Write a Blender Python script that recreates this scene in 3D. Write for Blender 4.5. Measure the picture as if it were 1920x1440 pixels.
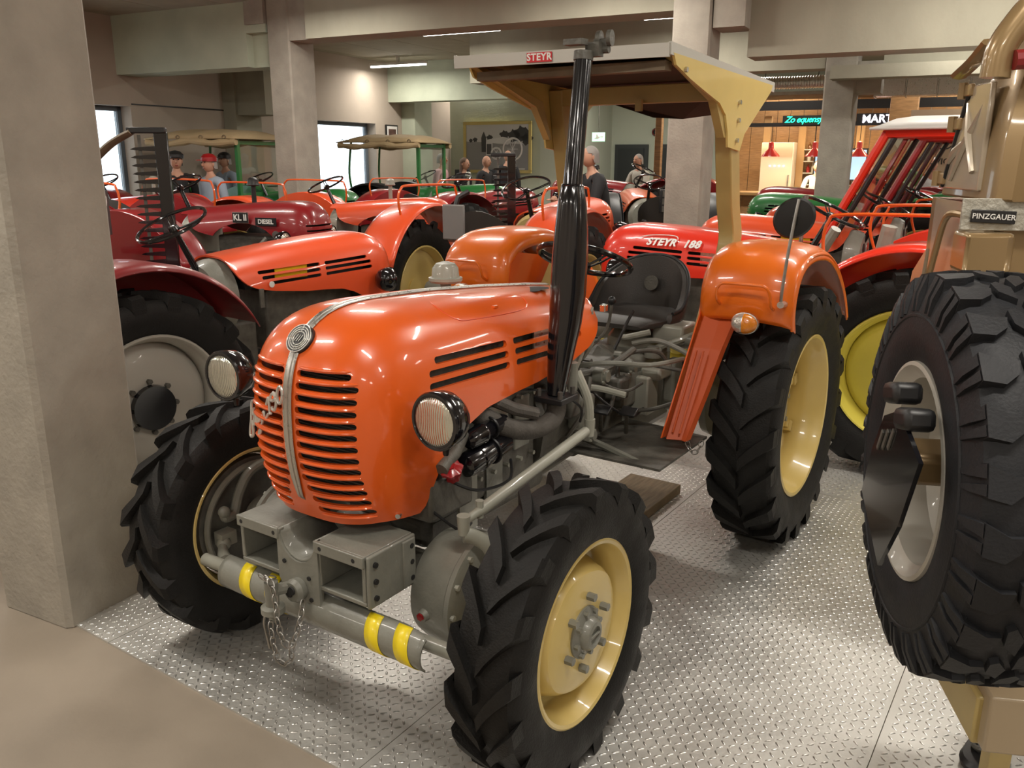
import bpy, bmesh, math, random
import numpy as np
from mathutils import Vector, Matrix, Euler
random.seed(3); np.random.seed(3)
PI = math.pi
SC = bpy.context.scene
COL = SC.collection
for o in list(bpy.data.objects): bpy.data.objects.remove(o)

# ------------------------------------------------------------------ camera, world, exposure
def setup_camera():
    cd = bpy.data.cameras.new('camera'); co = bpy.data.objects.new('camera', cd); COL.objects.link(co)
    cd.sensor_fit = 'HORIZONTAL'; cd.sensor_width = 36.0; cd.lens = 1579.34/1920*36
    cd.clip_start = .05; cd.clip_end = 200
    pitch = math.atan((720-297.41)/1579.34); roll = .0025
    F = Vector((0, math.cos(pitch), -math.sin(pitch))); R0 = Vector((1, 0, 0)); U0 = R0.cross(F)
    R = R0*math.cos(roll)+U0*math.sin(roll); U = -R0*math.sin(roll)+U0*math.cos(roll)
    M = Matrix((R, U, -F)).transposed().to_4x4(); M.translation = (0, 0, 1.75)
    co.matrix_world = M
    SC.camera = co
setup_camera()
SC.view_settings.view_transform = 'Standard'; SC.view_settings.look = 'None'
SC.view_settings.gamma = 1.0; SC.view_settings.use_curve_mapping = False
SC.view_settings.exposure = -0.12
SC.cycles.max_bounces = 6; SC.cycles.diffuse_bounces = 3; SC.cycles.glossy_bounces = 3
SC.cycles.transmission_bounces = 4; SC.cycles.use_denoising = True
SC.cycles.sample_clamp_indirect = 4.0
wd = bpy.data.worlds.new('world'); SC.world = wd; wd.use_nodes = True
_bg = wd.node_tree.nodes['Background']; _bg.inputs[0].default_value = (.86, .93, 1.0, 1); _bg.inputs[1].default_value = 3.2
BT = math.radians(27)                                  # azimuth of the building's long direction
BD = Vector((math.sin(BT), math.cos(BT), 0)); BL = Vector((math.cos(BT), -math.sin(BT), 0))
def bp(l, d, z=0): return BL*l + BD*d + Vector((0, 0, z))   # building coordinates -> world
CEIL = 3.62
def area(name, loc, sx, sy, power, color=(1, .93, .83), rz=0):
    l = bpy.data.lights.new(name, 'AREA'); l.shape = 'RECTANGLE'; l.size = sx; l.size_y = sy
    l.energy = power; l.color = color
    o = bpy.data.objects.new(name, l); o.location = loc; o.rotation_euler = (0, 0, rz); COL.objects.link(o); return o
LIGHT_SPOTS = []
for d in (-2.4, 1.1, 4.6, 8.1, 11.62, 15.1, 18.6):
    for l in (-10.3, -6.8, -3.3, .2, 3.7, 7.2):
        if not (l < -10 and 6 < d < 12): LIGHT_SPOTS.append((l, d))
for l, d in LIGHT_SPOTS:
    area('ceiling_lamp_light', bp(l, d, CEIL-.10), 1.25, .12, 50, rz=-BT)

# ------------------------------------------------------------------ materials
MATS = {}
def mat(name, col, rough=.5, metal=0., coat=0., noise=0., nscale=8., bump=0., bscale=60., emit=0., alpha=None, trans=0., spec=None, rvar=0., col2=None, stretch=None):
    if name in MATS: return MATS[name]
    m = bpy.data.materials.new(name); m.use_nodes = True; nt = m.node_tree; N = nt.nodes; L = nt.links
    b = N['Principled BSDF']; c4 = (*col, 1)
    b.inputs['Base Color'].default_value = c4; b.inputs['Roughness'].default_value = rough
    b.inputs['Metallic'].default_value = metal; b.inputs['Coat Weight'].default_value = coat
    b.inputs['Coat Roughness'].default_value = .06
    if 'rubber' in name: b.inputs['Specular IOR Level'].default_value = .32
    if spec is not None: b.inputs['Specular IOR Level'].default_value = spec
    if trans: b.inputs['Transmission Weight'].default_value = trans
    if emit:
        b.inputs['Emission Color'].default_value = c4; b.inputs['Emission Strength'].default_value = emit
    if noise or bump or rvar:
        tc = N.new('ShaderNodeTexCoord'); src = tc.outputs['Object']
        if stretch:
            mp = N.new('ShaderNodeMapping'); mp.inputs['Scale'].default_value = stretch; L.new(src, mp.inputs[0]); src = mp.outputs[0]
    if noise or rvar:
        n = N.new('ShaderNodeTexNoise'); n.inputs['Scale'].default_value = nscale; n.inputs['Detail'].default_value = 6; L.new(src, n.inputs['Vector'])
    if noise:
        r = N.new('ShaderNodeValToRGB'); r.color_ramp.elements[0].position = .3; r.color_ramp.elements[1].position = .7
        c2 = col2 if col2 else tuple(x*(1-noise) for x in col)
        r.color_ramp.elements[0].color = (*c2, 1); r.color_ramp.elements[1].color = c4 if col2 else (*[min(1, x*(1+noise*.5)) for x in col], 1)
        L.new(n.outputs['Fac'], r.inputs[0]); L.new(r.outputs[0], b.inputs['Base Color'])
    if rvar:
        mr = N.new('ShaderNodeMapRange'); mr.inputs['To Min'].default_value = max(.02, rough-rvar); mr.inputs['To Max'].default_value = rough+rvar
        mr.inputs['From Min'].default_value = .3; mr.inputs['From Max'].default_value = .7
        L.new(n.outputs['Fac'], mr.inputs['Value']); L.new(mr.outputs[0], b.inputs['Roughness'])
    if bump:
        n2 = N.new('ShaderNodeTexNoise'); n2.inputs['Scale'].default_value = bscale; n2.inputs['Detail'].default_value = 4; L.new(src, n2.inputs['Vector'])
        bu = N.new('ShaderNodeBump'); bu.inputs['Strength'].default_value = bump; bu.inputs['Distance'].default_value = .01
        L.new(n2.outputs['Fac'], bu.inputs['Height']); L.new(bu.outputs[0], b.inputs['Normal'])
    MATS[name] = m; return m
M_orange = mat('orange_paint', (.76, .112, .012), .30, coat=.7, noise=.06, nscale=3)
M_apron = mat('shaded_orange_paint', (.50, .075, .012), .5)  # orange of the tractor with the apron's shade put into the colour
M_orange_f = mat('fender_orange_paint', (.86, .17, .010), .32, coat=.6, noise=.05, nscale=3)
M_orange2 = mat('red_orange_paint', (.74, .085, .022), .32, coat=.6)
M_red = mat('bright_red_paint', (.80, .035, .014), .30, coat=.7)
M_dred = mat('dark_red_paint', (.27, .012, .016), .30, coat=.7)
M_mred = mat('maroon_and_shaded_red_paint', (.22, .012, .014), .4, coat=.3)  # maroon; on the left tractor's fender, red with its shade painted in
M_green = mat('green_paint', (.018, .16, .035), .35, coat=.5)
M_cream = mat('cream_yellow_paint', (.66, .50, .17), .33, coat=.5, noise=.06, nscale=5)
M_tan = mat('canopy_frame_paint', (.44, .33, .12), .42, coat=.25, noise=.1, nscale=6)
M_yrim = mat('yellow_paint', (.72, .62, .10), .35, coat=.4)
M_grim = mat('pale_grey_paint', (.44, .42, .37), .45, coat=.2)
M_grey = mat('machine_grey_paint', (.205, .205, .175), .42, coat=.25, noise=.22, nscale=9, bump=.12, bscale=90)
M_greyl = mat('light_machine_grey_paint', (.33, .33, .28), .38, coat=.3, noise=.12, nscale=7)
M_greyd = mat('oily_grey_metal', (.105, .10, .085), .48, noise=.45, nscale=14, bump=.25, bscale=70)
M_rub = mat('tyre_rubber', (.0085, .008, .0075), .60, noise=.35, nscale=12, bump=.22, bscale=140, rvar=.1)
M_rubp = mat('new_tyre_rubber', (.016, .017, .020), .55, noise=.2, nscale=10, bump=.12, bscale=160, rvar=.08)
M_black = mat('gloss_black_enamel', (.006, .006, .008), .16, coat=.6)
M_blackm = mat('satin_black', (.012, .012, .013), .42)
M_dark = mat('dark_cavity_metal', (.012, .012, .012), .7)
M_chrome = mat('chrome', (.78, .78, .76), .12, metal=1)
M_alu = mat('brushed_aluminium', (.62, .61, .58), .32, metal=1, rvar=.08, nscale=60)
M_steel = mat('worn_steel', (.40, .39, .37), .38, metal=1, noise=.25, nscale=30)
M_rustpipe = mat('cast_iron', (.10, .09, .08), .65, metal=.3, noise=.3, nscale=20, bump=.3, bscale=120)
M_seat = mat('black_vinyl', (.035, .031, .028), .45, bump=.15, bscale=200)
M_lens = mat('lamp_lens_glass', (.74, .75, .66), .14, metal=.88, coat=.6)
def ribbed(m, scale):
    nt = m.node_tree; N = nt.nodes; L = nt.links; b = N['Principled BSDF']
    tc = N.new('ShaderNodeTexCoord'); w = N.new('ShaderNodeTexWave'); w.inputs['Scale'].default_value = scale; w.inputs['Distortion'].default_value = .6
    bu = N.new('ShaderNodeBump'); bu.inputs['Strength'].default_value = .55; bu.inputs['Distance'].default_value = .004
    L.new(tc.outputs['Object'], w.inputs['Vector']); L.new(w.outputs['Fac'], bu.inputs['Height']); L.new(bu.outputs[0], b.inputs['Normal'])
ribbed(M_lens, 42)
M_amber = mat('amber_lens', (.70, .22, .01), .15, coat=.6, bump=.6, bscale=60)
M_clearl = mat('ribbed_clear_lens', (.62, .60, .54), .15, metal=.6, bump=.6, bscale=60)
M_redp = mat('red_plastic', (.30, .006, .010), .3, coat=.4)
M_yell = mat('yellow_tape', (.85, .66, .01), .4, coat=.2)
M_white = mat('white_paint', (.78, .77, .74), .4)
M_gold = mat('gold_brown_paint', (.31, .21, .10), .28, metal=.35, coat=.7)
M_goldl = mat('gold_brown_dented_lit_paint', (.50, .43, .33), .26, metal=.35, coat=.7, bump=.1, bscale=12)  # dented gold-brown, paled by reflected light put into the colour
M_concrete = mat('column_concrete', (.355, .325, .275), .82, noise=.16, nscale=5, bump=.35, bscale=45)
M_concbeam = mat('beam_concrete', (.34, .325, .255), .85, noise=.12, nscale=2.2, bump=.2, bscale=30, stretch=(1, 1, .6))
M_concg = mat('greenish_concrete', (.46, .50, .39), .85, noise=.12, nscale=2, bump=.2, bscale=30)
M_wall = mat('wall_concrete', (.44, .375, .31), .88, noise=.08, nscale=1.5, bump=.1, bscale=30)
M_ceil = mat('ceiling_boards', (.36, .33, .25), .85, noise=.1, nscale=3)
M_floor = mat('concrete_floor', (.30, .25, .195), .6, noise=.16, nscale=2.5, bump=.08, bscale=40, rvar=.1)
M_plate = mat('tread_plate_metal', (.60, .59, .555), .46, metal=.62, noise=.10, nscale=5, rvar=.07, bump=.10, bscale=50)
M_rib = mat('tread_plate_rib', (.66, .65, .62), .30, metal=.8)
M_canvas = mat('tan_canvas', (.42, .31, .17), .85, bump=.5, bscale=25)
M_wood = mat('oak_wood', (.42, .235, .10), .5, noise=.3, nscale=6, stretch=(1, 1, 8))
M_woodd = mat('aged_plank', (.16, .12, .075), .7, noise=.3, nscale=8)
M_lamp = mat('lamp_tube', (1, .97, .9), .5, emit=14)
M_green_neon = mat('green_neon', (.02, .9, .45), .5, emit=4)
M_white_neon = mat('white_neon', (.95, .9, 1.0), .5, emit=4)
M_pend = mat('red_lamp_shade', (.55, .02, .015), .35, coat=.4)
M_mint = mat('mint_wall_paint', (.50, .54, .45), .85)
M_anth = mat('anthracite_door', (.035, .04, .042), .5)
M_skin = mat('skin', (.50, .27, .18), .55)
M_skin2 = mat('tanned_skin', (.42, .21, .14), .55)
M_hairg = mat('grey_hair', (.30, .28, .26), .7, bump=.5, bscale=150)
M_hairb = mat('brown_hair', (.12, .07, .04), .7, bump=.5, bscale=150)
M_hairw = mat('white_hair', (.55, .53, .5), .7, bump=.5, bscale=150)
M_darkhair = mat('black_hair', (.02, .016, .014), .6)
M_glass = mat('window_glass', (.9, .95, .95), .02, trans=1.0, spec=.3)
M_frame = mat('window_frame_grey', (.12, .14, .16), .5)
M_reveal = mat('window_reveal', (.55, .6, .58), .7)

# ------------------------------------------------------------------ object helpers
def link(o, parent=None):
    COL.objects.link(o)
    if parent is not None: o.parent = parent
    return o
def empty(name, loc=(0, 0, 0), rz=0, parent=None):
    o = bpy.data.objects.new(name, None); o.location = loc; o.rotation_euler = (0, 0, rz); o.empty_display_size = .1
    return link(o, parent)
def tag(o, label=None, cat=None, group=None, kind=None):
    if label: o['label'] = label
    if cat: o['category'] = cat
    if group: o['group'] = group
    if kind: o['kind'] = kind
    return o
def thing(name, label, cat, loc=(0, 0, 0), rz=0, group=None):
    return tag(empty(name, loc, rz), label, cat, group)
def copy_tree(o, parent=None):
    c = o.copy(); COL.objects.link(c); c.parent = parent
    for ch in list(o.children): copy_tree(ch, c)
    return c
def V(*a): return Vector(a)

class MB:
    def __init__(s): s.v = []; s.f = []
    def add(s, vs, fs):
        n = len(s.v); s.v.extend([tuple(p) for p in vs]); s.f.extend([tuple(i+n for i in f) for f in fs]); return s
    def box(s, c, d, rz=0, M=None):
        hx, hy, hz = d[0]/2, d[1]/2, d[2]/2
        vs = [Vector((x*hx, y*hy, z*hz)) for z in (-1, 1) for x, y in ((-1, -1), (1, -1), (1, 1), (-1, 1))]
        if M is None: M = Matrix.Rotation(rz, 3, 'Z')
        vs = [M @ v + Vector(c) for v in vs]
        return s.add(vs, [(3, 2, 1, 0), (4, 5, 6, 7), (0, 1, 5, 4), (1, 2, 6, 5), (2, 3, 7, 6), (3, 0, 4, 7)])
    def ring_loft(s, rings, cap=True, closed=True):
        n = len(rings[0]); base = len(s.v)
        for r in rings: s.v.extend([tuple(p) for p in r])
        for i in range(len(rings)-1):
            for j in range(n if closed else n-1):
                k = (j+1) % n
                s.f.append((base+i*n+j, base+i*n+k, base+(i+1)*n+k, base+(i+1)*n+j))
        if cap and closed:
            s.f.append(tuple(base+j for j in reversed(range(n))))
            s.f.append(tuple(base+(len(rings)-1)*n+j for j in range(n)))
        return s
    def tube(s, pts, r, n=10, cap=True, flat=None):
        pts = [Vector(p) for p in pts]; m = len(pts)
        rr = r if isinstance(r, (list, tuple)) else [r]*m
        T = [(pts[min(i+1, m-1)]-pts[max(i-1, 0)]).normalized() for i in range(m)]
        up = Vector((0, 0, 1)) if abs(T[0].z) < .9 else Vector((1, 0, 0))
        a = T[0].cross(up).normalized(); rings = []
        for i in range(m):
            a = (a - T[i]*a.dot(T[i])).normalized(); b = T[i].cross(a)
            fx = flat if flat else 1.0
            rings.append([pts[i] + a*math.cos(2*PI*k/n)*rr[i] + b*math.sin(2*PI*k/n)*rr[i]*fx for k in range(n)])
        return s.ring_loft(rings, cap)
    def ctube(s, pts, r, n=8, sub=6, flat=None):
        return s.tube(catmull(pts, sub), r, n, flat=flat)
    def torus(s, c, R, r, axis=(0, 0, 1), nu=36, nv=8, squash=1.0, xd=None):
        ax = Vector(axis).normalized(); a = Vector(xd).normalized() if xd else (ax.orthogonal().normalized())
        b = ax.cross(a); c = Vector(c); base = len(s.v)
        for i in range(nu):
            t = 2*PI*i/nu; d = a*math.cos(t)+b*math.sin(t)*squash
            for j in range(nv):
                q = 2*PI*j/nv; s.v.append(tuple(c + d*R + d.normalized()*r*math.cos(q) + ax*r*math.sin(q)))
        for i in range(nu):
            for j in range(nv):
                i2 = (i+1) % nu; j2 = (j+1) % nv
                s.f.append((base+i*nv+j, base+i2*nv+j, base+i2*nv+j2, base+i*nv+j2))
        return s
    def lathe(s, prof, c=(0, 0, 0), axis=(0, 0, 1), n=32, cap=True, mod=None, xd=None):
        # prof: list of (along axis, radius)
        ax = Vector(axis).normalized(); a = Vector(xd).normalized() if xd else ax.orthogonal().normalized(); b = ax.cross(a); c = Vector(c)
        rings = [[c + ax*h + (a*math.cos(2*PI*k/n)+b*math.sin(2*PI*k/n))*(r*(mod(2*PI*k/n) if mod else 1)) for k in range(n)] for h, r in prof]
        return s.ring_loft(rings, cap)
    def cyl(s, p0, p1, r, r1=None, n=16):
        p0 = Vector(p0); p1 = Vector(p1); L = (p1-p0).length
        return s.lathe([(0, r), (L, r if r1 is None else r1)], p0, p1-p0, n)
    def sphere(s, c, r, sc=(1, 1, 1), n=14, m=9):
        c = Vector(c); rings = []
        for i in range(m+1):
            t = -PI/2+PI*i/m; q = max(math.cos(t), .02)
            rings.append([c+Vector((r*sc[0]*q*math.cos(2*PI*k/n), r*sc[1]*q*math.sin(2*PI*k/n), r*sc[2]*math.sin(t))) for k in range(n)])
        return s.ring_loft(rings)
    def prism(s, poly, d0, d1, plane='xz', M=None):
        # poly in 2D, extruded along the third axis from d0 to d1
        def P(p, d):
            if plane == 'xz': return (p[0], d, p[1])
            if plane == 'yz': return (d, p[0], p[1])
            return (p[0], p[1], d)
        n = len(poly); vs = [P(p, d0) for p in poly]+[P(p, d1) for p in poly]
        fs = [tuple(range(n)), tuple(range(2*n-1, n-1, -1))]+[(i, i+n, (i+1) % n+n, (i+1) % n) for i in range(n)]
        if M is not None: vs = [M @ Vector(v) for v in vs]
        return s.add(vs, fs)
    def build(s, name, material, parent=None, smooth=35, bevel=0, loc=None, label=None, solid=0):
        me = bpy.data.meshes.new(name); me.from_pydata(s.v, [], s.f); me.validate(verbose=False)
        bm = bmesh.new(); bm.from_mesh(me)
        bmesh.ops.recalc_face_normals(bm, faces=bm.faces); bm.to_mesh(me); bm.free()
        finish(me, material, smooth)
        o = bpy.data.objects.new(name, me); link(o, parent)
        if loc is not None: o.location = loc
        if solid:
            md = o.modifiers.new('solid', 'SOLIDIFY'); md.thickness = solid; md.offset = 0
        if bevel:
            md = o.modifiers.new('bevel', 'BEVEL'); md.width = bevel; md.segments = 2; md.limit_method = 'ANGLE'; md.angle_limit = math.radians(40)
        if label: o['label'] = label
        return o
def finish(me, material, smooth=35):
    for p in me.polygons: p.use_smooth = bool(smooth)
    if smooth: me.set_sharp_from_angle(angle=math.radians(smooth))
    if material: me.materials.append(material)
def catmull(pts, sub=6):
    pts = [Vector(p) for p in pts]; out = []
    for i in range(len(pts)-1):
        p0 = pts[max(i-1, 0)]; p1 = pts[i]; p2 = pts[i+1]; p3 = pts[min(i+2, len(pts)-1)]
        for k in range(sub):
            t = k/sub; out.append(.5*((2*p1)+(-p0+p2)*t+(2*p0-5*p1+4*p2-p3)*t*t+(-p0+3*p1-3*p2+p3)*t**3))
    out.append(pts[-1]); return out
def box(name, c, d, m, parent=None, rz=0, bevel=0, label=None):
    # mesh centred on its own origin so that the object sits where it stands
    o = MB().box((0, 0, 0), d).build(name, m, parent, smooth=0 if not bevel else 35, bevel=bevel, label=label)
    o.location = c; o.rotation_euler = (0, 0, rz); return o
def bake(o):
    dg = bpy.context.evaluated_depsgraph_get(); dg.update()
    me = bpy.data.meshes.new_from_object(o.evaluated_get(dg)); o.modifiers.clear(); o.data = me; return o
def boolean_cut(o, cutter_mb):
    c = cutter_mb.build('cutter', None, None, smooth=0); base = o.data; n0 = len(base.polygons)
    for solver, selfi in (('EXACT', False), ('EXACT', True), ('FAST', False)):
        o.data = base
        md = o.modifiers.new('cut', 'BOOLEAN'); md.operation = 'DIFFERENCE'; md.object = c; md.solver = solver
        if selfi: md.use_self = True
        bake(o)
        xs = [v.co.y for v in o.data.vertices]
        if len(o.data.polygons) > n0*.35 and max(xs)-min(xs) > 1.0: break
        print('boolean retry', solver, len(o.data.polygons), n0)
    bpy.data.objects.remove(c); return o
def text(name, s, size, m, parent=None, loc=(0, 0, 0), xdir=(1, 0, 0), ydir=(0, 0, 1), ext=.001, shear=0, bold=0, space=1, label=None, bev=0, align='CENTER'):
    cu = bpy.data.curves.new(name, 'FONT'); cu.body = s; cu.size = size; cu.extrude = ext; cu.shear = shear
    cu.align_x = align; cu.align_y = 'CENTER'; cu.offset = bold; cu.space_character = space; cu.resolution_u = 3; cu.bevel_depth = bev
    t = bpy.data.objects.new(name+'_curve', cu); COL.objects.link(t)
    dg = bpy.context.evaluated_depsgraph_get(); me = bpy.data.meshes.new_from_object(t.evaluated_get(dg))
    bpy.data.objects.remove(t); me.materials.clear(); me.materials.append(m)
    x = Vector(xdir).normalized(); y = Vector(ydir).normalized(); z = x.cross(y)
    y = z.cross(x).normalized(); z.normalize()
    Mx = Matrix((x, y, z)).transposed().to_4x4(); Mx.translation = loc
    o = bpy.data.objects.new(name, me); link(o, parent); o.matrix_local = Mx
    if label: o['label'] = label
    return o

# ------------------------------------------------------------------ wheels (axis = local X, front of the tractor = -Y)
def tyre_mesh(R, w, rim, nlug=20, lh=.028, lw=.03, sweep=.55, name='tyre', sides=48, bead=.36):
    mb = MB(); C = R-lh
    prof = [(-bead*w, rim-.012), (-min(.47, bead+.07)*w, rim+.012), (-.50*w, rim+(C-rim)*.45), (-.495*w, rim+(C-rim)*.72), (-.46*w, C-.022), (-.40*w, C-.004), (-.2*w, C+.003), (0, C+.005),
            (.2*w, C+.003), (.40*w, C-.004), (.46*w, C-.022), (.495*w, rim+(C-rim)*.72), (.50*w, rim+(C-rim)*.45), (min(.47, bead+.07)*w, rim+.012), (bead*w, rim-.012)]
    prof = prof + [(.2*w, rim-.02), (-.2*w, rim-.02), prof[0]]
    mb.lathe([(a, b) for a, b in prof], axis=(1, 0, 0), n=sides, cap=False, xd=(0, -1, 0))
    tl = [(0.02, 1.0), (.25, 1.0), (.5, 1.0), (.72, 1.0), (.9, .995), (1.0, .97), (1.03, .86)]
    for s in (-1, 1):
        for k in range(nlug):
            f0 = 2*PI*(k+(.5 if s > 0 else 0))/nlug
            rings = []
            for i, (t, q) in enumerate(tl):
                x = s*t*w/2; ph = f0 + sweep*(min(t, 1)**.8)*(.165/R)*1.6
                rt = R if i < 4 else (R-.002 if i == 4 else (R-lh*.55 if i == 5 else C-.05))
                rb = C-.012 if i < 5 else (C-.035 if i == 5 else C-.07)
                if i == 6: rt = C-.058
                wt = lw*(.60+.14*t); wb = lw*(.82+.12*t)
                if i == 6: wt *= .8; wb *= .8
                xo = x if i < 6 else s*w*.495
                P = lambda r, dl: (xo, -r*math.cos(ph+dl/R), r*math.sin(ph+dl/R))
                rings.append([P(rb, -wb), P(rt, -wt), P(rt, wt), P(rb, wb)])
            mb.ring_loft(rings)
    me = mb_mesh(mb, name, M_rub, 28); return me
def mb_mesh(mb, name, m, smooth=35):
    me = bpy.data.meshes.new(name); me.from_pydata(mb.v, [], mb.f); me.validate(verbose=False)
    bm = bmesh.new(); bm.from_mesh(me); bmesh.ops.recalc_face_normals(bm, faces=bm.faces); bm.to_mesh(me); bm.free()
    finish(me, m, smooth); return me
def mobj(name, me, parent=None, loc=(0, 0, 0), rot=(0, 0, 0)):
    o = bpy.data.objects.new(name, me); link(o, parent); o.location = loc; o.rotation_euler = rot; return o
def rim_mesh(r, w, m, inset=.06, disc=True, hub=.10, name='rim', both=True):
    # outer face at +X
    mb = MB(); h = w*.42
    mb.lathe([(-h, r), (-h-.006, r-.004), (-h-.004, r-.014), (-h+.02, r-.022), (-h+.05, r-.040), (h-.07, r-.042), (h-.045, r-.028), (h-.03, r-.022), (h-.008, r-.018), (h+.004, r-.008), (h+.006, r), (h-.004, r+.004), (h-.02, r-.002), (-h+.02, r-.002)], axis=(1, 0, 0), n=56, cap=False)
    if disc:
        d = h-inset
        mb.lathe([(d-.03, r-.04), (d-.012, r-.05), (d+.012, r*.78), (d+.03, r*.55), (d+.03, hub), (d-.004, hub), (d-.004, r*.5), (d-.03, r*.78), (d-.045, r-.042)], axis=(1, 0, 0), n=40, cap=False)
        mb.lathe([(d-.02, hub+.005), (d+.05, hub-.012), (d+.065, hub*.6), (d+.066, .005)], axis=(1, 0, 0), n=24)
    return mb_mesh(mb, name, m)
TY_R = tyre_mesh(.605, .285, .387, nlug=20, lh=.034, lw=.046, sides=96)
TY_F = tyre_mesh(.442, .208, .283, nlug=17, lh=.028, lw=.036, sides=96, bead=.405)
TY_RB = tyre_mesh(.60, .27, .387, nlug=18, lh=.036, lw=.046, sides=48)
TY_FB = mb_mesh(MB().lathe([(-.06, .19), (-.075, .25), (-.07, .33), (-.045, .36), (-.02, .352), (0, .362), (.02, .352), (.045, .36), (.07, .33), (.075, .25), (.06, .19)], axis=(1, 0, 0), n=28, cap=False), 'tyre', M_rub)
RIMS = {}
def rim_cached(kind, m):
    k = (kind, m.name)
    if k not in RIMS:
        RIMS[k] = rim_mesh(.3815, .27, m, inset=.11, hub=.09) if kind == 'r' else rim_mesh(.2, .14, m, inset=.04, hub=.05)
    return RIMS[k]

# ------------------------------------------------------------------ rounded tractor bonnet
def hood_shell(W=.290, Ln=.351, Yr=1.06, nu=120, nv=34, th=.012):
    zmid_d = .347; n_ = 2.9; m_ = 3.0
    def ztop(Y):
        return float(np.interp(Y, [-.4, 0, .28, .59, .9, 1.06], [1.327, 1.327, 1.316, 1.292, 1.262, 1.243]))
    def zbot(Y):
        return float(np.interp(Y, [-.4, -.085, -.06, -.02, .03, .12, .23, .4, .54, .8, .925, .99, 1.03, 1.06], [.70, .70, .745, .83, .885, .93, .965, .978, .984, 1.015, 1.042, 1.075, 1.115, 1.19]))
    us = []
    ys = list(np.linspace(Yr, 0, 44))
    for Y in ys: us.append((W, Y, 0, Y, 0.))
    for a in np.linspace(PI/2, -PI/2, 65)[1:-1]:
        s = math.sin(a); c = math.cos(a)
        X = W*math.copysign(abs(s)**(2/m_), s); Y = -Ln*abs(c)**(2/m_)
        us.append((X, Y, 0, 0, max(0, min(1, (-Y)/.25))))
    for Y in reversed(ys): us.append((-W, Y, 0, Y, 0.))
    rows = []
    for X, Y, sx, sy, fr in us:
        zt = ztop(sy); zm = zt-zmid_d; zb = zbot(Y); tuck = .035+.10*fr
        pr = []
        if zb < zm:
            for z in np.linspace(zb, zm, 14)[:-1]: pr.append((1-tuck*((zm-z)/.25)**2, z))
        ps0 = math.asin(min(1, max(0, (zb-zm)/zmid_d)**(n_/2))) if zb > zm else 0
        for ps in np.linspace(ps0, PI/2, 40):
            k = math.cos(ps)**(2/n_) if ps < PI/2-1e-6 else 0; z = zm+zmid_d*math.sin(ps)**(2/n_)
            pr.append((k, z))
        if len(pr) < 2: pr = [(0.02, zt-.0005), (0, zt)]
        P = [Vector((sx+(X-sx)*k, sy+(Y-sy)*k, z)) for k, z in pr]
        L = [0]
        for i in range(1, len(P)): L.append(L[-1]+max((P[i]-P[i-1]).length, 1e-6))
        q = np.linspace(0, L[-1], nv)
        rows.append([Vector((np.interp(t, L, [p.x for p in P]), np.interp(t, L, [p.y for p in P]), np.interp(t, L, [p.z for p in P]))) for t in q])
    mb = MB(); nr = len(rows)
    for r in rows: mb.v.extend([tuple(p) for p in r])
    for i in range(nr-1):
        for j in range(nv-1): mb.f.append((i*nv+j, (i+1)*nv+j, (i+1)*nv+j+1, i*nv+j+1))
    me = bpy.data.meshes.new('hood'); me.from_pydata(mb.v, [], mb.f)
    bm = bmesh.new(); bm.from_mesh(me); bmesh.ops.remove_doubles(bm, verts=bm.verts, dist=.0006)
    bmesh.ops.recalc_face_normals(bm, faces=bm.faces)
    # make normals outward
    f = max(bm.faces, key=lambda q: q.calc_center_median().x)
    if f.normal.x < 0: bmesh.ops.reverse_faces(bm, faces=bm.faces)
    bm.to_mesh(me); bm.free()
    o = bpy.data.objects.new('hood', me); COL.objects.link(o)
    md = o.modifiers.new('s', 'SOLIDIFY'); md.thickness = th; md.offset = -1; md.use_even_offset = False
    bake(o); return o
def nose_y(X, z=1.05, W=.290, Ln=.351):
    return -Ln*(1-(min(abs(X), W*.999)/W)**3)**(1/3)
def slot_prism(mb, x0, x1, z, h, y0, y1, dz=0, n=5):
    # horizontal capsule running x0..x1 (height h), extruded y0..y1; dz tilts it
    pts = []
    r = h/2
    for i in range(n+1):
        a = -PI/2+PI*i/n; pts.append((x1+r*math.cos(a), z+dz+r*math.sin(a)))
    for i in range(n+1):
        a = PI/2+PI*i/n; pts.append((x0+r*math.cos(a), z+r*math.sin(a)))
    mb.prism(pts, y0, y1, 'xz')
def side_slot(mb, y0, y1, z0, z1, h, x0, x1, n=5):
    r = h/2; pts = []
    for i in range(n+1):
        a = -PI/2+PI*i/n; pts.append((y1+r*math.cos(a), z1+r*math.sin(a)))
    for i in range(n+1):
        a = PI/2+PI*i/n; pts.append((y0+r*math.cos(a), z0+r*math.sin(a)))
    mb.prism(pts, x0, x1, 'yz')
NROW = 13
FRONT_Z = [1.160-i*.0346 for i in range(NROW)]
def front_row(i):
    z = FRONT_Z[i]
    xi = .036+(.030*max(0, (i-9))/3 if i > 9 else 0)
    xo = .205-(.02 if i == 0 else 0)
    return z, xi, xo
SIDE = [(-.005, 1.166, .885), (-.04, 1.131, .862), (-.045, 1.094, .805)]
def cut_hood():
    o = hood_shell(); mb = MB()
    for i in range(NROW):
        z, xi, xo = front_row(i)
        for s in (1, -1):
            a, b = (xi, xo) if s > 0 else (-xo, -xi)
            slot_prism(mb, a, b, z, .0195, -.5, -.10, 0)
    for s in (1, -1):
        for y0, z, y1 in SIDE:
            side_slot(mb, y0, .355, z, z-.013, .022, s*.18, s*.42)
            side_slot(mb, .418, y1, z-.015, z-.028, .022, s*.18, s*.42)
    boolean_cut(o, mb); me = o.data; me.materials.clear(); finish(me, M_orange, 40)
    return o
HOOD = cut_hood()
HOODMESH = {}
def hood_mesh_for(m, kind='round'):
    k = (m.name, kind)
    if k in HOODMESH: return HOODMESH[k]
    me = HOOD.data.copy(); me.materials.clear(); me.materials.append(m)
    HOODMESH[k] = me; return me
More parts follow.
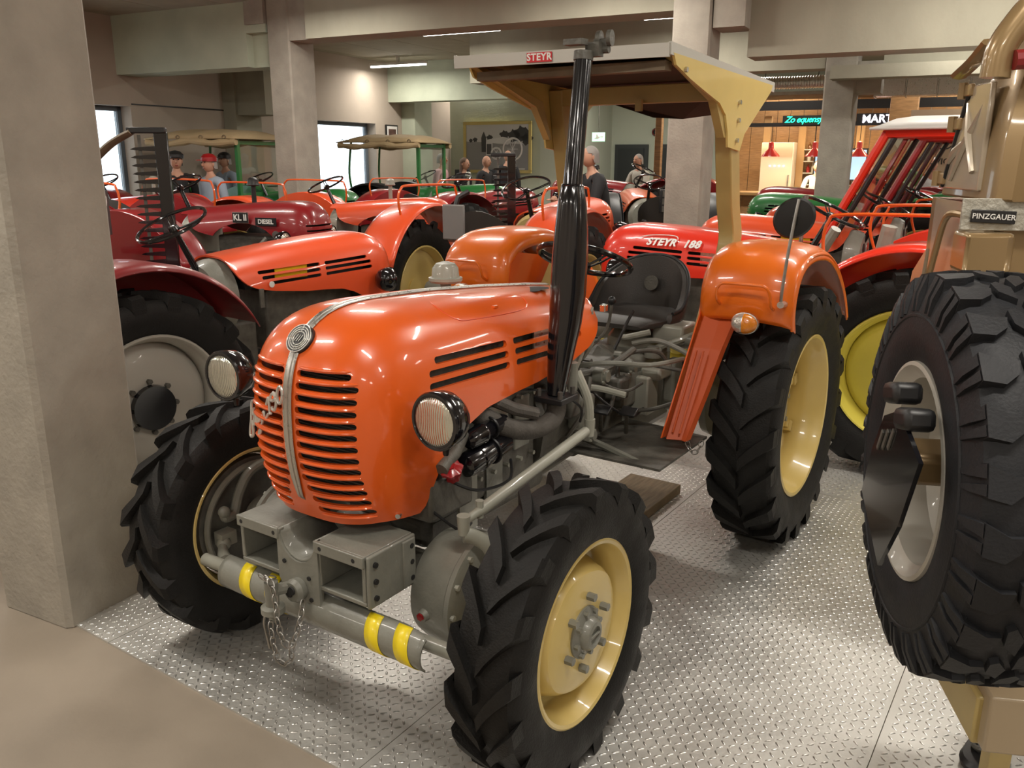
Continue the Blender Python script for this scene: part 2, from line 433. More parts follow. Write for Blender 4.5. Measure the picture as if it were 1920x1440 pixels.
def cut_arch():
    # bonnet with open engine arch and a louvred nose; narrower, no side slots
    o = hood_shell(W=.25, Ln=.30, Yr=1.15, nu=80, nv=26)
    mb = MB(); pts = []
    for i in range(17):
        a = PI*i/16; pts.append((.42+.36*math.cos(a), .93+.20*math.sin(a)))
    pts += [(.06, .6), (.78, .6)]
    mb.prism(pts, -.4, .4, 'yz')
    mb.box((0, 1.0, .80), (1, .5, .42))
    for i in range(7):
        z = 1.12-i*.045
        mb.box((0, -.2, z), (.40, .42, .016))
    boolean_cut(o, mb); me = o.data; me.materials.clear(); finish(me, M_orange, 40); return o
ARCH = cut_arch()
def arch_mesh_for(m):
    me = ARCH.data.copy(); me.materials.clear(); me.materials.append(m); return me

# ------------------------------------------------------------------ the setting
def struct(name, mb, m, parent=None, smooth=0, bevel=0):
    o = mb.build(name, m, parent, smooth=smooth or (35 if bevel else 0), bevel=bevel); o['kind'] = 'structure'; return o
def bbox_mb(l0, l1, d0, d1, z0, z1, mb=None):
    mb = mb or MB()
    vs = [bp(l, d, z) for z in (z0, z1) for l, d in ((l0, d0), (l1, d0), (l1, d1), (l0, d1))]
    return mb.add(vs, [(3, 2, 1, 0), (4, 5, 6, 7), (0, 1, 5, 4), (1, 2, 6, 5), (2, 3, 7, 6), (3, 0, 4, 7)])
TLOC = (-.448, 2.6098, 0); TRZ = -.5922
floor = struct('floor', bbox_mb(-12, 11, -4, 24, -.3, -.008), M_floor)
Mt = Matrix.Translation(Vector(TLOC)) @ Matrix.Rotation(TRZ, 4, 'Z')
def tw(x, y, z=0): return Mt @ Vector((x, y, z))
cols = [-1.65, -.98, .27, 1.52, 2.77, 4.02]
for r0, r1 in ((-.44, 2.55), (2.553, 4.4)):
    for i in range(len(cols)-1):
        a, b = cols[i]+.0015, cols[i+1]-.0015
        mb = MB(); vs = [tw(x, y, z) for z in (-.0079, -.0005) for x, y in ((a, r0), (b, r0), (b, r1), (a, r1))]
        mb.add(vs, [(3, 2, 1, 0), (4, 5, 6, 7), (0, 1, 5, 4), (1, 2, 6, 5), (2, 3, 7, 6), (3, 0, 4, 7)])
        mb.build('tread_plate', M_plate, floor, smooth=0)
def ribs():
    p = .0285; xs = np.arange(-1.64, 3.9, p); ys = np.arange(-.43, 4.3, p)
    X, Y = np.meshgrid(xs, ys, indexing='ij'); I, J = np.meshgrid(np.arange(len(xs)), np.arange(len(ys)), indexing='ij')
    X = X.ravel(); Y = Y.ravel(); par = ((I+J) % 2).ravel()
    keep = np.ones(len(X), bool)
    for c in cols: keep &= abs(X-c) > .012
    keep &= abs(Y-2.5515) > .012
    # leave out what the columns and the far corner never show
    keep &= ~((Y > 1.6) & (X < -.6))
    X = X[keep]; Y = Y[keep]; par = par[keep]; n = len(X)
    ang = np.where(par == 0, PI/4, -PI/4)+.0
    L = .0132; Wd = .0038
    lx = np.array([-L, -L*.5, L*.5, L, L*.5, -L*.5, -L*.45, L*.45]); ly = np.array([0, -Wd, -Wd, 0, Wd, Wd, 0, 0]); lz = np.array([0, 0, 0, 0, 0, 0, .0030, .0030])-.0005
    ca = np.cos(ang)[:, None]; sa = np.sin(ang)[:, None]
    gx = X[:, None]+lx*ca-ly*sa; gy = Y[:, None]+lx*sa+ly*ca; gz = np.broadcast_to(lz, gx.shape)
    c, s = math.cos(TRZ), math.sin(TRZ)
    wx = TLOC[0]+gx*c-gy*s; wy = TLOC[1]+gx*s+gy*c
    v = np.stack([wx, wy, gz], -1).reshape(-1, 3)
    tri = np.array([[0, 1, 6], [1, 2, 7], [1, 7, 6], [2, 3, 7], [3, 4, 7], [4, 5, 6], [4, 6, 7], [5, 0, 6]])
    f = (tri[None]+(np.arange(n)*8)[:, None, None]).reshape(-1, 3)
    me = bpy.data.meshes.new('tread_rib'); me.vertices.add(len(v)); me.vertices.foreach_set('co', v.ravel())
    me.loops.add(f.size); me.loops.foreach_set('vertex_index', f.ravel().astype(np.int32))
    me.polygons.add(len(f)); me.polygons.foreach_set('loop_start', np.arange(0, f.size, 3, dtype=np.int32))
    me.update(calc_edges=True); me.validate(); me.materials.append(M_rib)
    for q in me.polygons: q.use_smooth = True
    o = bpy.data.objects.new('tread_rib', me); link(o, floor); o['kind'] = 'stuff'
ribs()
# ceiling: long boards with open joints between them
ceil = struct('ceiling', bbox_mb(-12, 11, -4, 24, CEIL+.16, CEIL+.3), M_ceil)
for i in range(23):
    a = -12+i; bbox_mb(a+.006, a+.994, -4, 24, CEIL+.12, CEIL+.165).build('ceiling_board', M_ceil, ceil, smooth=0)
CZ = CEIL+.12
def wall_with_holes(name, m, l0, l1, d0, d1, z0, z1, holes):
    # wall running along the building (thickness l0..l1); holes: (d0,d1,z0,z1)
    mb = MB(); cur = d0
    for a, b, za, zb in holes:
        bbox_mb(l0, l1, cur, a, z0, z1, mb); bbox_mb(l0, l1, a, b, z0, za, mb); bbox_mb(l0, l1, a, b, zb, z1, mb); cur = b
    bbox_mb(l0, l1, cur, d1, z0, z1, mb); return struct(name, mb, m)
LW = -11.2
wl = wall_with_holes('wall_left', M_wall, LW-.35, LW, -4, 24, 0, CZ+.05, [(7.2, 9.28, .95, 2.50), (13.5, 15.5, .9, 2.47)])
for i, (a, b, za, zb) in enumerate([(7.2, 9.28, .95, 2.50), (13.5, 15.5, .9, 2.47)]):
    mb = MB()
    for q in ((a, a+.07, za, zb), (b-.07, b, za, zb)): bbox_mb(LW-.30, LW-.22, q[0], q[1], q[2], q[3], mb)
    for q in ((za, za+.07), (zb-.07, zb)): bbox_mb(LW-.30, LW-.22, a, b, q[0], q[1], mb)
    wn = struct('window_%d' % (i+1), mb, M_frame)
    bbox_mb(LW-.27, LW-.26, a+.07, b-.07, za+.07, zb-.07).build('pane', M_glass, wn, smooth=0)
for z in (1.25, 2.53):                                   # joints between the wall panels
    bbox_mb(LW-.001, LW+.012, 9.3, 13.4, z-.01, z+.01).build('panel_joint', M_blackm, wl, smooth=0)
bbox_mb(LW, LW+.28, 11.15, 11.75, 0, CZ).build('pilaster', M_concbeam, wl, smooth=0)
bbox_mb(LW, LW+.9, 11.2, 11.75, 2.45, CZ).build('concrete_lintel', M_concbeam, wl, smooth=0)
bbox_mb(LW, LW+.35, 16.5, 17.2, 0, CZ).build('pilaster', M_concg, wl, smooth=0)
struct('wall_front', bbox_mb(-12, 11, 21.6, 22, 0, CZ+.05), M_mint)
struct('wall_mural', bbox_mb(LW, -8.75, 18.6, 19.0, 0, CZ+.02), M_concg)
struct('wall_right', bbox_mb(10.6, 11, -4, 24, 0, CZ+.05), M_wall)
struct('wall_back', bbox_mb(-12, 11, -4.2, -3.9, 0, CZ+.05), M_wall)
# columns
def column(l, d, sl, sd, label, corbels=(), chamfer=.02):
    mb = MB(); a = chamfer
    poly = [(l+a, d), (l+sl-a, d), (l+sl, d+a), (l+sl, d+sd-a), (l+sl-a, d+sd), (l+a, d+sd), (l, d+sd-a), (l, d+a)]
    mb.ring_loft([[bp(x, y, z) for x, y in poly] for z in (-.005, CZ)])
    o = mb.build('concrete_column', M_concrete, None, smooth=0)
    tag(o, label, 'column', None, None)
    for (a0, a1, b0, b1, z0, z1) in corbels:
        bbox_mb(a0, a1, b0, b1, z0, z1).build('corbel', M_concrete, o, smooth=0)
    return o
column(-2.826-.40, 1.80, .40, .402, 'big concrete column in the left foreground beside the front tyre')
column(-7.90-.37, 9.108, .37, .50, 'concrete column carrying two beams, left of the wide bright window', [(-7.9, -7.52, 9.12, 9.5, 3.22, CZ), (-8.6, -8.27, 9.06, 9.6, 3.45, CZ)])
column(-2.309-.39, 8.812, .39, .415, 'concrete column rising behind the red bonnet with white lettering', [(-2.3, -1.99, 8.85, 9.25, 3.0, CZ)])
column(-1.313-.40, 12.574, .40, .5, 'concrete column in front of the bar, right of the green neon', [(-1.32, -1.0, 12.6, 13.0, 2.6, 3.0)])
column(3.2, 8.9, .4, .42, 'concrete column hidden behind the gold vehicle')
# beams
mb = MB(); bbox_mb(-11.2, -8.62, 9.10, 9.55, 2.93, CZ, mb); bbox_mb(-8.62, -8.28, 9.10, 9.55, 3.35, CZ, mb); bbox_mb(-8.62, -8.28, 9.22, 9.55, 2.93, 3.35, mb)
struct('trim_1', mb, M_concg)
struct('trim_2', bbox_mb(-7.53, -2.70, 9.0, 9.45, 3.21, CZ), M_concbeam)
struct('trim_3', bbox_mb(-2.0, 3.2, 9.1, 9.5, 2.74, CZ), M_concbeam)
struct('trim_4', bbox_mb(-11.2, -7.6, 16.0, 16.4, 2.93, CZ), M_concg)
struct('trim_5', bbox_mb(-1.0, 4.5, 12.6, 13.0, 2.93, CZ), M_concbeam)
struct('trim_6', bbox_mb(-7.2, -1.72, 12.6, 13.0, 2.93, CZ), M_concbeam)
struct('trim_7', bbox_mb(-1.6, 2.5, 12.2, 12.55, 2.76, 2.92), M_concbeam)
# luminaires
ROWN = {-2.4: 'rearmost row behind the camera', 1.1: 'row just behind the camera', 4.6: 'row above the orange tractor', 8.1: 'row before the main beam', 11.62: 'row just beyond the main beam', 15.1: 'second row beyond the main beam', 18.6: 'farthest row'}
COLN = {-10.3: 'leftmost', -6.8: 'second from left', -3.3: 'third from left', .2: 'third from right', 3.7: 'second from right', 7.2: 'rightmost'}
for l, d in LIGHT_SPOTS:
    t = thing('ceiling_light', 'slim white ceiling strip light, %s in the %s' % (COLN[l], ROWN[d]), 'light', bp(l, d, CEIL), -BT, 'strip lights along the ceiling')
    MB().box((0, 0, -.02), (1.35, .10, .05)).build('light_housing', M_white, t, smooth=0)
    MB().box((0, 0, -.058), (1.31, .075, .03)).build('light_tube', M_lamp, t, smooth=0)
    MB().box((0, 0, .06), (.06, .06, .12)).build('light_mount', M_white, t, smooth=0)

# ------------------------------------------------------------------ the orange tractor in front
T = thing('tractor', 'glossy orange tractor with flat sun roof and tall black exhaust, nearest the camera', 'tractor', TLOC, TRZ)
HOOD.name = 'hood'; HOOD.parent = T
def on_nose(X, z, off=0.0):
    zt = 1.327; zm = .98
    k = 1-.135*((zm-z)/.25)**2 if z < zm else (1-min(1, (z-zm)/.347)**2.9)**(1/2.9)
    return V(X, nose_y(X/max(k, .2))*k-off, z)
def hood_side(Y, z, s=1, off=0.0):
    zt = float(np.interp(Y, [0, .28, .59, .9, 1.06], [1.327, 1.316, 1.292, 1.262, 1.243])); zm = zt-.347
    k = 1-.035*((zm-z)/.25)**2 if z < zm else (1-min(1, (z-zm)/.347)**2.9)**(1/2.9)
    return V(s*(.290*k+off), Y, z)
# raised bars between the grille slots
for i in range(NROW+1):
    for s in (1, -1):
        zz = FRONT_Z[0]+.0346/2-i*.0346 - .0015
        _, xi, xo = front_row(min(i, NROW-1))
        pts = [on_nose(s*x, zz, .0005) for x in np.linspace(xi-.004, xo+.006, 12)]
        MB().tube(pts, [.002]+[.0055]*10+[.002], 8, flat=None).build('grille_bar', M_orange, T)
# chrome strip down the nose and along the top
def strip(pts, w, name, m=M_alu):
    mb = MB(); rings = []
    for i, p in enumerate(pts):
        t = (pts[min(i+1, len(pts)-1)]-pts[max(0, i-1)]).normalized(); n = t.cross(V(1, 0, 0)).normalized()
        if n.z < -.01 or (abs(n.z) < .3 and n.y > 0): n = -n
        ww = w[i] if isinstance(w, list) else w
        prof = [(-1, 0), (-.9, .5), (-.6, .6), (-.55, .45), (-.35, .45), (-.3, .9), (.3, .9), (.35, .45), (.55, .45), (.6, .6), (.9, .5), (1, 0)]
        rings.append([p + V(a*ww, 0, 0) + n*(b*.007+.0030) for a, b in prof])
    mb.ring_loft(rings); return mb.build(name, m, T, smooth=50)
zz = np.linspace(.735, 1.225, 24)
strip([on_nose(0, z, .001) for z in zz], [.006+.011*min(1, i/5) for i in range(24)], 'nose_trim_strip')
top = [V(0, on_nose(0, z).y, z) for z in (1.27, 1.29, 1.305, 1.317, 1.324)] + [V(0, y, float(np.interp(y, [0, .28, .59, .9, 1.06], [1.327, 1.316, 1.292, 1.262, 1.243]))) for y in np.linspace(-.02, 1.05, 24)]
strip(top, .017, 'hood_trim_strip')
# round emblem
em = on_nose(0, 1.245, .0); nrm = V(0, -.80, .60).normalized()
bd = MB().lathe([(-.012, .046), (.006, .046), (.011, .041), (.011, .002)], em, nrm, 36).build('emblem', M_blackm, T)
mb = MB()
for R in (.0435, .0355, .0285, .021): mb.torus(em+nrm*.011, R, .0019, nrm, 40, 6)
for a in (0, PI/2, PI, 1.5*PI): mb.tube([em+nrm*.012+(V(1, 0, 0)*math.cos(a)+nrm.cross(V(1, 0, 0))*math.sin(a))*q for q in (.021, .0435)], .0016, 5)
xa = V(1, 0, 0); ya = nrm.cross(xa)
for a in (-.5, 0, .5): mb.tube([em+nrm*.0125+xa*(a*.018-.004)-ya*.011, em+nrm*.0125+xa*(a*.018+.004)+ya*.011], .0014, 6)
mb.build('emblem_rings', M_alu, bd)
# script lettering on the grille
M_script = mat('pale_chrome', (.70, .68, .64), .28, metal=.6)
SO = V(-.045, -.365, 1.03); SD = V(-.947, .321, 0)
def stroke_pts(pts): return [SO+SD*a+V(0, 0, z-1.03) for a, z in pts]
STROKES = [('letter_s', [(.1543, 1.0385), (.1733, 1.0291), (.1826, .9955), (.1904, .9685), (.203, .94), (.2079, .9167), (.1955, .9132), (.1794, .9276), (.1781, .9548), (.1813, .9708)]),
 ('letters_te', [(.1593, 1.0143), (.1708, .99), (.151, 1.0031), (.1613, .9841), (.1698, .9636), (.1615, .9624), (.1457, .988), (.1386, .9914), (.1473, .9694), (.1359, .9739), (.1203, .9992), (.1263, .9796), (.1122, .9881), (.0976, 1.0096)]),
 ('letter_y', [(.089, 1.0117), (.0884, .9941), (.1068, .9731), (.1285, .9477), (.1303, .939), (.1164, .946), (.1025, .9742), (.092, .9964)]),
 ('letter_r', [(.0859, 1.0174), (.0767, 1.0228), (.0721, 1.0046), (.0594, 1.0078), (.0447, 1.0226), (.0234, 1.031)]),
 ('digit_one', [(.0532, 1.0508), (.0347, 1.0756), (.0305, 1.0561), (.031, 1.0323)]),
 ('digit_nine', [(-.0065, 1.0989), (.013, 1.0867), (.0137, 1.0725), (-.0021, 1.0746), (-.0198, 1.088), (-.0162, 1.0995), (-.0065, 1.0989), (-.0198, 1.088), (-.022, 1.0684), (-.0068, 1.0477), (.0087, 1.0471), (.0113, 1.0544)]),
 ('digit_zero', [(-.0737, 1.1078), (-.0689, 1.0943), (-.0602, 1.0831), (-.0499, 1.0773), (-.0408, 1.0785), (-.0353, 1.0866), (-.035, 1.0991), (-.04, 1.1128), (-.0488, 1.1239), (-.059, 1.1295), (-.068, 1.1281), (-.0734, 1.1202), (-.0737, 1.1078)])]
st = MB().ctube(stroke_pts(STROKES[0][1]), .0046, 8, 5).build('script_lettering', M_script, T, label='chrome script lettering')
for nm_, q in STROKES[1:]: MB().ctube(stroke_pts(q), .0042, 8, 5).build(nm_, M_script, st)
# latch bolts at the bottom of the nose
for s in (1, -1):
    p = on_nose(s*.235, .715, 0); MB().cyl(p, p+V(s*.010, -.022, 0), .010, .008, 10).build('nose_bolt', M_chrome, T)
# bonnet flap outline, filler slot, raised door
def on_top(X, Y, off=.0):
    zt = float(np.interp(Y, [0, .28, .59, .9, 1.06], [1.327, 1.316, 1.292, 1.262, 1.243])); k = min(abs(X)/.290, .999)
    return V(X, Y, zt-.347+.347*(1-k**2.9)**(1/2.9)+off)
out = [(.07, .18), (.16, .13), (.215, .16), (.225, .25), (.215, .55), (.17, .62), (.06, .64)]
MB().ctube([on_top(x, y, .0) for x, y in out], .0022, 6, 8).build('flap_seam', M_orange2, T)
MB().lathe([(0, .001), (.002, .075), (.004, .001)], on_top(0.10, .80, -.001), (0, 0, 1), 24, mod=lambda a: .38+.62*abs(math.cos(a)), xd=(0, 1, 0)).build('filler_opening', M_dark, T)
MB().box(on_top(.2, .40, .004), (.012, .022, .008)).build('flap_catch', M_orange, T)
# dark radiator core and engine inside the bonnet
rc = MB().box((0, -.155, .955), (.40, .045, .48)).build('radiator', M_blackm, T)
mb = MB()
for i in range(46): mb.box((0, -.180, .73+i*.0098), (.38, .004, .0018))
mb.build('radiator_fins', M_greyd, rc, smooth=0)['kind'] = 'stuff'
MB().box((0, .48, 1.12), (.40, 1.0, .22)).build('fuel_tank', M_greyd, T, bevel=.03)
# inner faces behind the side slots
for s in (1, -1):
    MB().box((s*.235, .70, 1.115), (.006, .22, .085)).build('filter_plate', M_alu, T, smooth=0)
# headlights
def headlight(parent, p, yaw=0, r=.083, name='headlight', stalk=None, m=M_black):
    e = MB().lathe([(.075, .004), (.070, r*.35), (.055, r*.72), (.03, r*.93), (.0, r*1.0), (-.018, r*1.02), (-.026, r*.98), (-.028, r*.90)], (0, 0, 0), (0, 1, 0), 32).build(name, m, parent)
    e.location = p; e.rotation_euler = (0, 0, yaw)
    MB().lathe([(-.024, r*.9), (-.033, r*.75), (-.040, r*.4), (-.042, .002)], (0, 0, 0), (0, 1, 0), 28).build('lens', M_lens, e)
    MB().torus((0, -.025, 0), r*.95, .006, (0, 1, 0), 32, 6).build('lens_ring', m, e)
    return e
for s in (1, -1):
    hp = V(.420, -.175, 1.050) if s > 0 else V(-.452, -.20, 1.058)
    h = headlight(T, hp, yaw=-.05*s)
    MB().ctube([(s*.28, -.02, 1.05), (s*.32, -.06, 1.05), (s*.36, -.10, 1.045), (s*.42, -.135, 1.045)], .013, 8).build('headlight_arm', M_alu, T)
    MB().lathe([(0, .028), (.012, .022), (.016, .005)], (s*.282, -.03, 1.052), (s, -.2, 0), 18).build('arm_boss', M_orange, T)
    MB().cyl(hp+V(0, .02, -.085), hp+V(0, .02, -.11), .012, .008, 8).build('lamp_socket', M_blackm, T)

# exhaust stack
EX = [(.36, .545, .945), (.36, .553, .99), (.36, .575, 1.10), (.36, .600, 1.20), (.36, .615, 1.30), (.36, .625, 1.42), (.36, .63, 1.52), (.36, .632, 1.60), (.36, .632, 1.66), (.36, .632, 1.664), (.36, .65, 1.80), (.36, .69, 2.09)]
ER = [.031, .036, .048, .058, .063, .063, .057, .050, .039, .032, .031, .030]
ex = MB().tube(EX, ER, 28).build('exhaust_stack', M_black, T)
MB().torus((.36, .632, 1.662), .034, .005, (0, .06, 1), 28, 6).build('stack_collar', M_black, ex)
fl = MB().box((.36, .545, .935), (.115, .115, .022)).build('exhaust_flange', M_blackm, ex, bevel=.004)
for a, b in ((1, 1), (1, -1), (-1, 1), (-1, -1)):
    MB().cyl((.36+a*.043, .545+b*.043, .94), (.36+a*.043, .545+b*.043, .972), .009, n=6).build('flange_bolt', M_rustpipe, ex)
mb = MB().lathe([(0, .033), (.028, .033)], (.36, .686, 2.065), (0, .12, 1), 22)
mb.box((.385, .715, 2.10), (.05, .035, .045)); mb.tube([(.355, .735, 2.10), (.43, .735, 2.10)], .012, 8); mb.box((.345, .66, 2.12), (.07, .045, .018)); 
mb.lathe([(0, .026), (.014, .026)], (.385, .735, 2.135), (1, .15, 0), 18); mb.lathe([(0, .026), (.014, .026)], (.425, .735, 2.135), (1, .15, 0), 18); mb.box((.40, .733, 2.115), (.05, .014, .04))
mb.build('rain_flap_clamp', M_greyd, ex)
mf = MB().ctube([(.17, .20, .985), (.24, .24, .93), (.30, .33, .87), (.33, .42, .845), (.355, .50, .85), (.36, .545, .88), (.36, .545, .93)], [.035]*37, 14).build('exhaust_manifold', M_rustpipe, T)
MB().tube([(.17, .27, .99), (.25, .29, .975), (.31, .36, .93), (.345, .44, .90)], .022, 10).build('manifold_branch', M_rustpipe, T)
# pre-cleaner dome
pc = MB().lathe([(-.10, .020), (-.028, .020), (-.026, .058), (-.018, .064), (-.008, .064), (-.006, .054), (.0, .052), (.028, .049), (.045, .036), (.052, .012), (.053, .001)], (-.15, .575, 1.325), (0, 0, 1), 32).build('air_precleaner', M_greyl, T)

# sun roof, posts and gussets
RX0, RX1 = -.44, .48
RY0, RY1 = 1.05, 2.33
def rz_(y): return 2.153-(y-RY0)*.044
mb = MB(); a = .0
mb.add([(x, y, rz_(y)+dz) for dz in (-.005, .004) for x, y in ((RX0, RY0-.02), (RX1, RY0+.06), (RX1, RY1), (RX0, RY1))], [(3, 2, 1, 0), (4, 5, 6, 7), (0, 1, 5, 4), (1, 2, 6, 5), (2, 3, 7, 6), (3, 0, 4, 7)])
rf = mb.build('roof_sheet', M_tan, T, smooth=0)
def rail(p, q, h, m, name, th=.006, lab=None):
    p = V(*p); q = V(*q); d = (q-p).normalized(); n = d.cross(V(0, 0, 1)).normalized()*th
    o = MB().add([p-n, q-n, q+n, p+n, p-n-V(0, 0, h), q-n-V(0, 0, h), q+n-V(0, 0, h), p+n-V(0, 0, h)], [(0, 1, 2, 3), (7, 6, 5, 4), (0, 4, 5, 1), (1, 5, 6, 2), (2, 6, 7, 3), (3, 7, 4, 0)]).build(name, m, T, smooth=0)
    return o
M_roofw = mat('roof_fascia_metal', (.50, .49, .45), .45, metal=.25)
fa = rail((RX0, RY0-.022, rz_(RY0)+.004), (RX1, RY0+.058, rz_(RY0)+.004), .048, M_roofw, 'roof_fascia')
rail((RX1, RY0+.058, rz_(RY0)+.008), (RX1, RY1, rz_(RY1)+.008), .044, M_roofw, 'roof_edge')
rail((RX0, RY0-.022, rz_(RY0)+.008), (RX0, RY1, rz_(RY1)+.008), .030, M_alu, 'roof_edge')
rail((RX0, RY1, rz_(RY1)+.006), (RX1, RY1, rz_(RY1)+.006), .03, M_tan, 'rear_edge')
fd = V(RX1-RX0, .08, 0).normalized(); pl = V(RX0, RY0-.022, rz_(RY0))+fd*.398+V(0, -.0105, -.020)
lb = MB().box((0, 0, 0), (.110, .002, .036)).build('sticker', mat('red_sticker', (.55, .01, .02), .4), T, smooth=0)
lb.location = pl; lb.rotation_euler = (0, 0, math.atan2(.08, RX1-RX0))
text('lettering', 'STEYR', .036, M_white, lb, loc=(0, -.0016, 0), ext=.0006, bold=.0012, space=1.12)
# liner under the roof: dark shallow hood dropping to the rear
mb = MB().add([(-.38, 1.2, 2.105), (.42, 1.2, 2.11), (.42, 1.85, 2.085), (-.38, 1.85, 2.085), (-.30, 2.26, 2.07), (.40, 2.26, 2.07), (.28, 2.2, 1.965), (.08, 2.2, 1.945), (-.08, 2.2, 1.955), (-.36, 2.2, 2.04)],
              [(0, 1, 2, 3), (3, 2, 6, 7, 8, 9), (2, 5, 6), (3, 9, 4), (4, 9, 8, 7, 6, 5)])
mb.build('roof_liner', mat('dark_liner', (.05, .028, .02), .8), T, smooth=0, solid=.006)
# channel posts and cross members
def chan(pts, w, d, name):
    # pts centre line; rectangular section w (x) by d (y)
    rings = []
    pts = catmull(pts, 5)
    for p in pts: rings.append([p+V(-w/2, -d/2, 0), p+V(w/2, -d/2, 0), p+V(w/2, d/2, 0), p+V(-w/2, d/2, 0)])
    return MB().ring_loft(rings).build(name, M_tan, T, smooth=25, bevel=.006)
for s in (1, -1):
    c = .02
    chan([(c+s*.435, 1.64, .86), (c+s*.435, 1.73, 1.05), (c+s*.432, 1.87, 1.24), (c+s*.425, 1.97, 1.39), (c+s*.42, 1.93, 1.55), (c+s*.42, 1.87, 1.80), (c+s*.42, 1.83, 2.0), (c+s*.42, 1.82, 2.07)], .075, .115, 'roof_post')
    g = [(1.13, 2.125), (1.16, 2.085), (1.30, 2.045), (1.48, 2.005), (1.62, 1.975), (1.70, 1.93), (1.735, 1.86), (1.75, 1.80), (1.90, 1.785), (1.95, 1.86), (2.28, 2.06), (2.30, 2.09)]
    x0 = c+s*.462
    go = MB().prism(g, x0-.005, x0+.005, 'yz').build('roof_gusset', M_cream, T, smooth=0)
    for (y, z) in ((1.24, 2.075), (1.85, 1.99), (1.85, 1.915), (1.845, 1.83)):
        MB().cyl((x0, y, z), (x0+s*.016, y, z), .010, n=6).build('bolt', M_alu, go)
    MB().prism([(1.13, 2.12), (1.60, 1.985), (1.72, 1.84), (1.74, 1.84), (1.66, 2.01), (1.2, 2.12)], x0-s*.005, x0-s*.04, 'yz').build('gusset_flange', M_tan, T, smooth=0)
MB().box((.02, 1.17, 2.085), (.86, .06, .035)).build('front_cross_rail', M_woodd, T, smooth=0)
MB().box((.02, 1.80, 2.035), (.80, .05, .08)).build('rear_cross_rail', M_tan, T, bevel=.004)
MB().box((.06, 1.74, 1.985), (.03, .02, .05)).build('roof_hook', M_tan, T, smooth=0)

# steering wheel and column
def steering(parent, c, tilt, R=.21, m=M_black, r=.012, rim_m=None, hub_len=.35):
    ax = V(0, math.sin(tilt), math.cos(tilt)); c = V(*c)
    w = MB().torus(c, R, r, ax, 44, 8).build('steering_wheel', rim_m or m, parent)
    mb = MB(); a = V(1, 0, 0); b = ax.cross(a)
    for k in range(3):
        t = 2*PI*k/3+PI/2; d = a*math.cos(t)+b*math.sin(t)
        for o in (-.012, .012):
            e = ax.cross(d)*o; mb.tube([c-ax*.035+d*.03+e*.6, c-ax*.02+d*R*.6+e, c+d*R*.98+e], .005, 6)
    mb.lathe([(-.06, .022), (-.03, .036), (-.012, .03), (-.006, .01)], c, ax, 18)
    mb.build('wheel_spokes', m, w)
    MB().cyl(c-ax*.05, c-ax*hub_len, .018, .024, 12).build('steering_column', m, parent)
    return w
steering(T, (.02, 1.34, 1.322), .42, R=.205, r=.013)
# instrument panel behind the bonnet
MB().lathe([(0, .17), (.05, .165), (.08, .14), (.085, .01)], (0.06, 1.03, 1.065), (0, 1, 0), 36, mod=lambda a: min(1, 1.0)).build('instrument_panel', M_greyl, T)
MB().box((.275, 1.05, 1.175), (.025, .03, .03)).build('bonnet_latch', M_chrome, T, bevel=.004)

# seat
se = MB()
rings = []
for (y, z, w, h) in ((1.62, .985, .17, .02), (1.66, .99, .20, .05), (1.80, .985, .22, .055), (1.98, .985, .225, .055), (2.06, 1.0, .21, .04)):
    rings.append([V(w*math.copysign(abs(math.cos(t))**.5, math.cos(t)), y, z+h/2*math.copysign(abs(math.sin(t))**.6, math.sin(t))) for t in [2*PI*k/24+.01 for k in range(24)]])
seat = se.ring_loft(rings).build('seat_cushion', M_seat, T)
mb = MB(); outer = []; inner = []
for i in range(25):
    a = PI*(-.12)+PI*1.24*i/24; h = .24*max(0, math.sin(max(0, min(PI, (a+.1)*.93))))**.8+.05
    for L_, R_ in ((outer, .255), (inner, .222)):
        c = V(R_*math.cos(a), 1.86+R_*.98*math.sin(a)+.02, 0); L_.append((c, h))
rings = []
for (co, ho), (ci, hi) in zip(outer, inner):
    rings.append([V(co.x, co.y, .975), V(co.x*1.02, co.y+.03, .975+ho*.6), V(co.x*.99, co.y+.045, .975+ho), V(ci.x*.99, ci.y+.05, .975+ho*1.01), V(ci.x, ci.y+.03, .975+ho*.6), V(ci.x, ci.y, .98)])
mb.ring_loft(rings); bk = mb.build('seat_backrest', M_seat, T, smooth=50)
MB().ctube([r[2]+V(0, .003, .004) for r in rings[::2]], .009, 8, 4).build('piping', M_blackm, bk)
MB().lathe([(0, .038), (.012, .038), (.013, .001)], V(.0, 2.098, 1.13), V(0, -1, .12), 24).build('seat_badge', M_greyd, bk)
MB().ctube([(.22, 1.62, .975), (.10, 1.60, .94), (.05, 1.75, .93), (.0, 1.95, .93)], .014, 8).build('seat_bracket', M_greyl, T)
MB().tube([(.05, 1.80, .94), (.03, 1.72, .80), (.02, 1.60, .72)], .018, 8).build('seat_spring', M_greyd, T)

